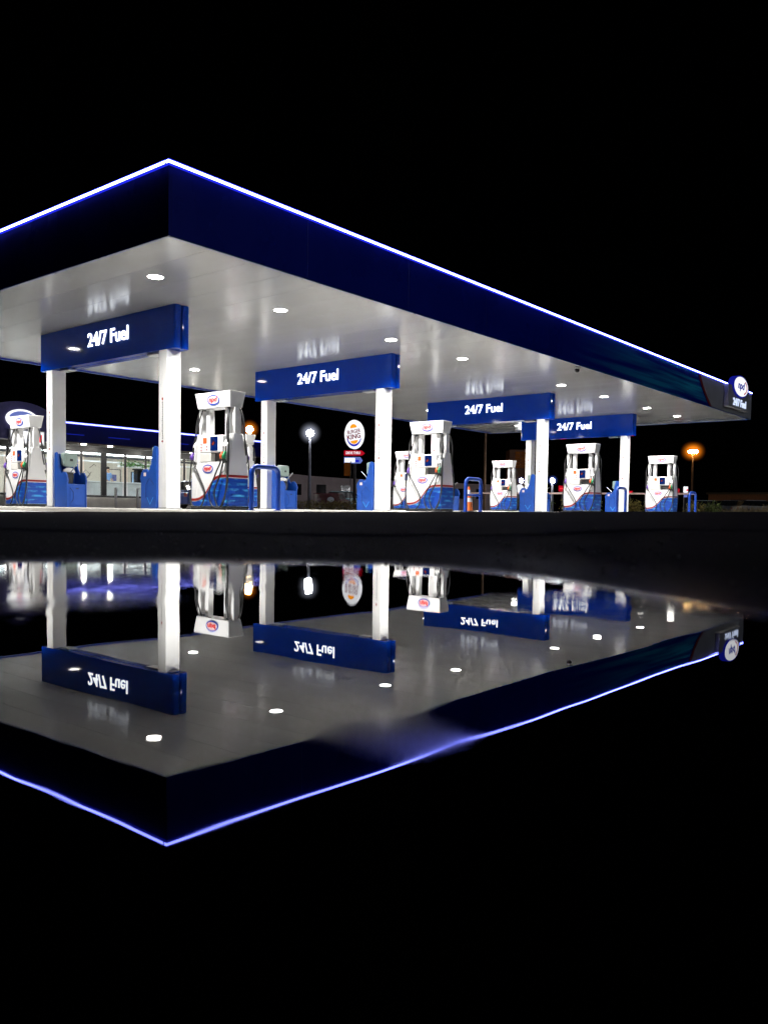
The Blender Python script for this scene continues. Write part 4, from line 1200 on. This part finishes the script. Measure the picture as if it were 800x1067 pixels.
# long dry grass
gm = MB()
for _ in range(4200):
    x = random.uniform(0, 1); c = Vector((46.6 + random.uniform(-0.9, 1.3), 16.3 - x * 11.0, 0.08))
    h = random.uniform(0.3, 0.72) * (0.8 + 0.3 * math.sin(x * 31) * math.sin(x * 11)); a = random.uniform(0, 2 * PI); l_ = h * random.uniform(0.1, 0.5)
    dx, dy = math.cos(a), math.sin(a); w_ = 0.012
    p1 = c + Vector((dx * l_ * 0.35, dy * l_ * 0.35, h * 0.6)); p2 = c + Vector((dx * l_, dy * l_, h))
    s_ = Vector((-dy, dx, 0)) * w_
    gm.add([c - s_, c + s_, p1 + s_ * 0.8, p2, p1 - s_ * 0.8], [(0, 1, 2, 4), (4, 2, 3)])
tag(gm.build('long_grass', STRAW), 'long dry grass along the verge by the last hoop', 'grass', kind='stuff')

# ------------------------------------------------------------------ background buildings
bd = root('low_building', 'dark two storey rendered building with a row of black windows behind the hedge', 'building', (62.0, 62.5, 0.0), RZC + R(22))
Lb = 46.0
poly = [(-Lb * 0.4, 0), (Lb * 0.6, 0), (Lb * 0.6, 3.3)]
for i in range(13):
    x = Lb * 0.6 - Lb * i / 12; poly.append((x, 3.3 + 0.7 * (i / 12) ** 2 + (0.5 * math.exp(-((i - 9) / 1.6) ** 2))))
MB().prism(poly, 'xz', 0, 10).build('wall', BRICK, bd)
for i in range(16):
    x = -Lb * 0.4 + 1.2 + i * 2.7
    wd = MB().box(x, x + 1.05, -0.04, 0.002, 1.6, 2.75).build('window', WINDOWD, bd)
    MB().box(x - 0.08, x + 1.13, -0.09, -0.002, 1.5, 1.595).build('sill', BRICK, wd)
b2 = root('brick_building', 'dim brown brick building beyond the parked cars at the far end', 'building', (113.0, 30.0, 0.0), R(-95))
MB().box(-8, 22, 0, 8, 0, 3.0).build('wall', BROWNB, b2)
MB().box(-8.2, 22.2, -0.3, 8.2, 3.002, 3.25).build('roof', DARK, b2)
for i in range(5):
    wd = MB().box(-5 + i * 5.2, -3 + i * 5.2, -0.03, 0.002, 1.2, 2.3).build('window', WINDOWD, b2)
    MB().box(-5.1 + i * 5.2, -2.9 + i * 5.2, -0.08, -0.002, 1.1, 1.198).build('sill', BROWNB, wd)
tw = root('office_block', 'distant dark office block with dim amber windows above the smallest pump', 'building', (110.0, 64.6, 0.0), RZC)
MB().box(-1.6, 1.1, 0, 4, 0, 9.6).build('wall', BROWNB, tw)
for r_ in range(6):
    for c_ in range(2):
        MB().box(-0.75 + c_ * 0.85, -0.05 + c_ * 0.85, -0.04, -0.002, 6.9 + r_ * 0.42, 7.2 + r_ * 0.42).build('window', LITAMB, tw)
up = root('utility_pole', 'thin brown timber pole rising left of the smallest pump', 'pole', (59.63, 38.39, 0.1))
MB().tube([(0, 0, 0), (0, 0, 7.6)], [0.11, 0.08], 10).build('shaft', WOODP, up)
MB().box(-0.6, 0.6, -0.05, 0.05, 7.2, 7.32).build('cross_arm', WOODP, up)

# ------------------------------------------------------------------ light and world
fascia_fill_light = bpy.data.lights.new('fascia_fill', 'SUN'); fascia_fill_light.energy = 0.26; fascia_fill_light.angle = R(0.5); fascia_fill_light.color = (0.80, 0.86, 1.0)  # added fill light to brighten the long fascia
so = bpy.data.objects.new('fascia_fill', fascia_fill_light); COL.objects.link(so)
dvec = Vector((-0.12, 0.90, -0.36)).normalized()       # travels towards +v: lights the long fascia
so.rotation_euler = dvec.to_track_quat('-Z', 'Y').to_euler()
wd = bpy.data.worlds.new('World'); SC.world = wd; wd.use_nodes = True
N = wd.node_tree.nodes; L = wd.node_tree.links; N.clear()
out = N.new('ShaderNodeOutputWorld'); bg = N.new('ShaderNodeBackground')
sky = N.new('ShaderNodeTexSky'); sky.sky_type = 'NISHITA'; sky.sun_disc = False
sky.sun_elevation = R(24.9); sky.sun_rotation = math.atan2(-dvec.x, -dvec.y)
bg.inputs[1].default_value = 0.00003
L.new(sky.outputs[0], bg.inputs[0]); L.new(bg.outputs[0], out.inputs[0])

SC.render.engine = 'CYCLES'
SC.cycles.use_denoising = True
SC.cycles.sample_clamp_indirect = 8.0
SC.cycles.max_bounces = 8
SC.cycles.caustics_reflective = False
SC.view_settings.view_transform = 'Standard'
SC.view_settings.look = 'None'
SC.view_settings.exposure = 0.0
SC.view_settings.gamma = 1.0
SC.view_settings.use_curve_mapping = False
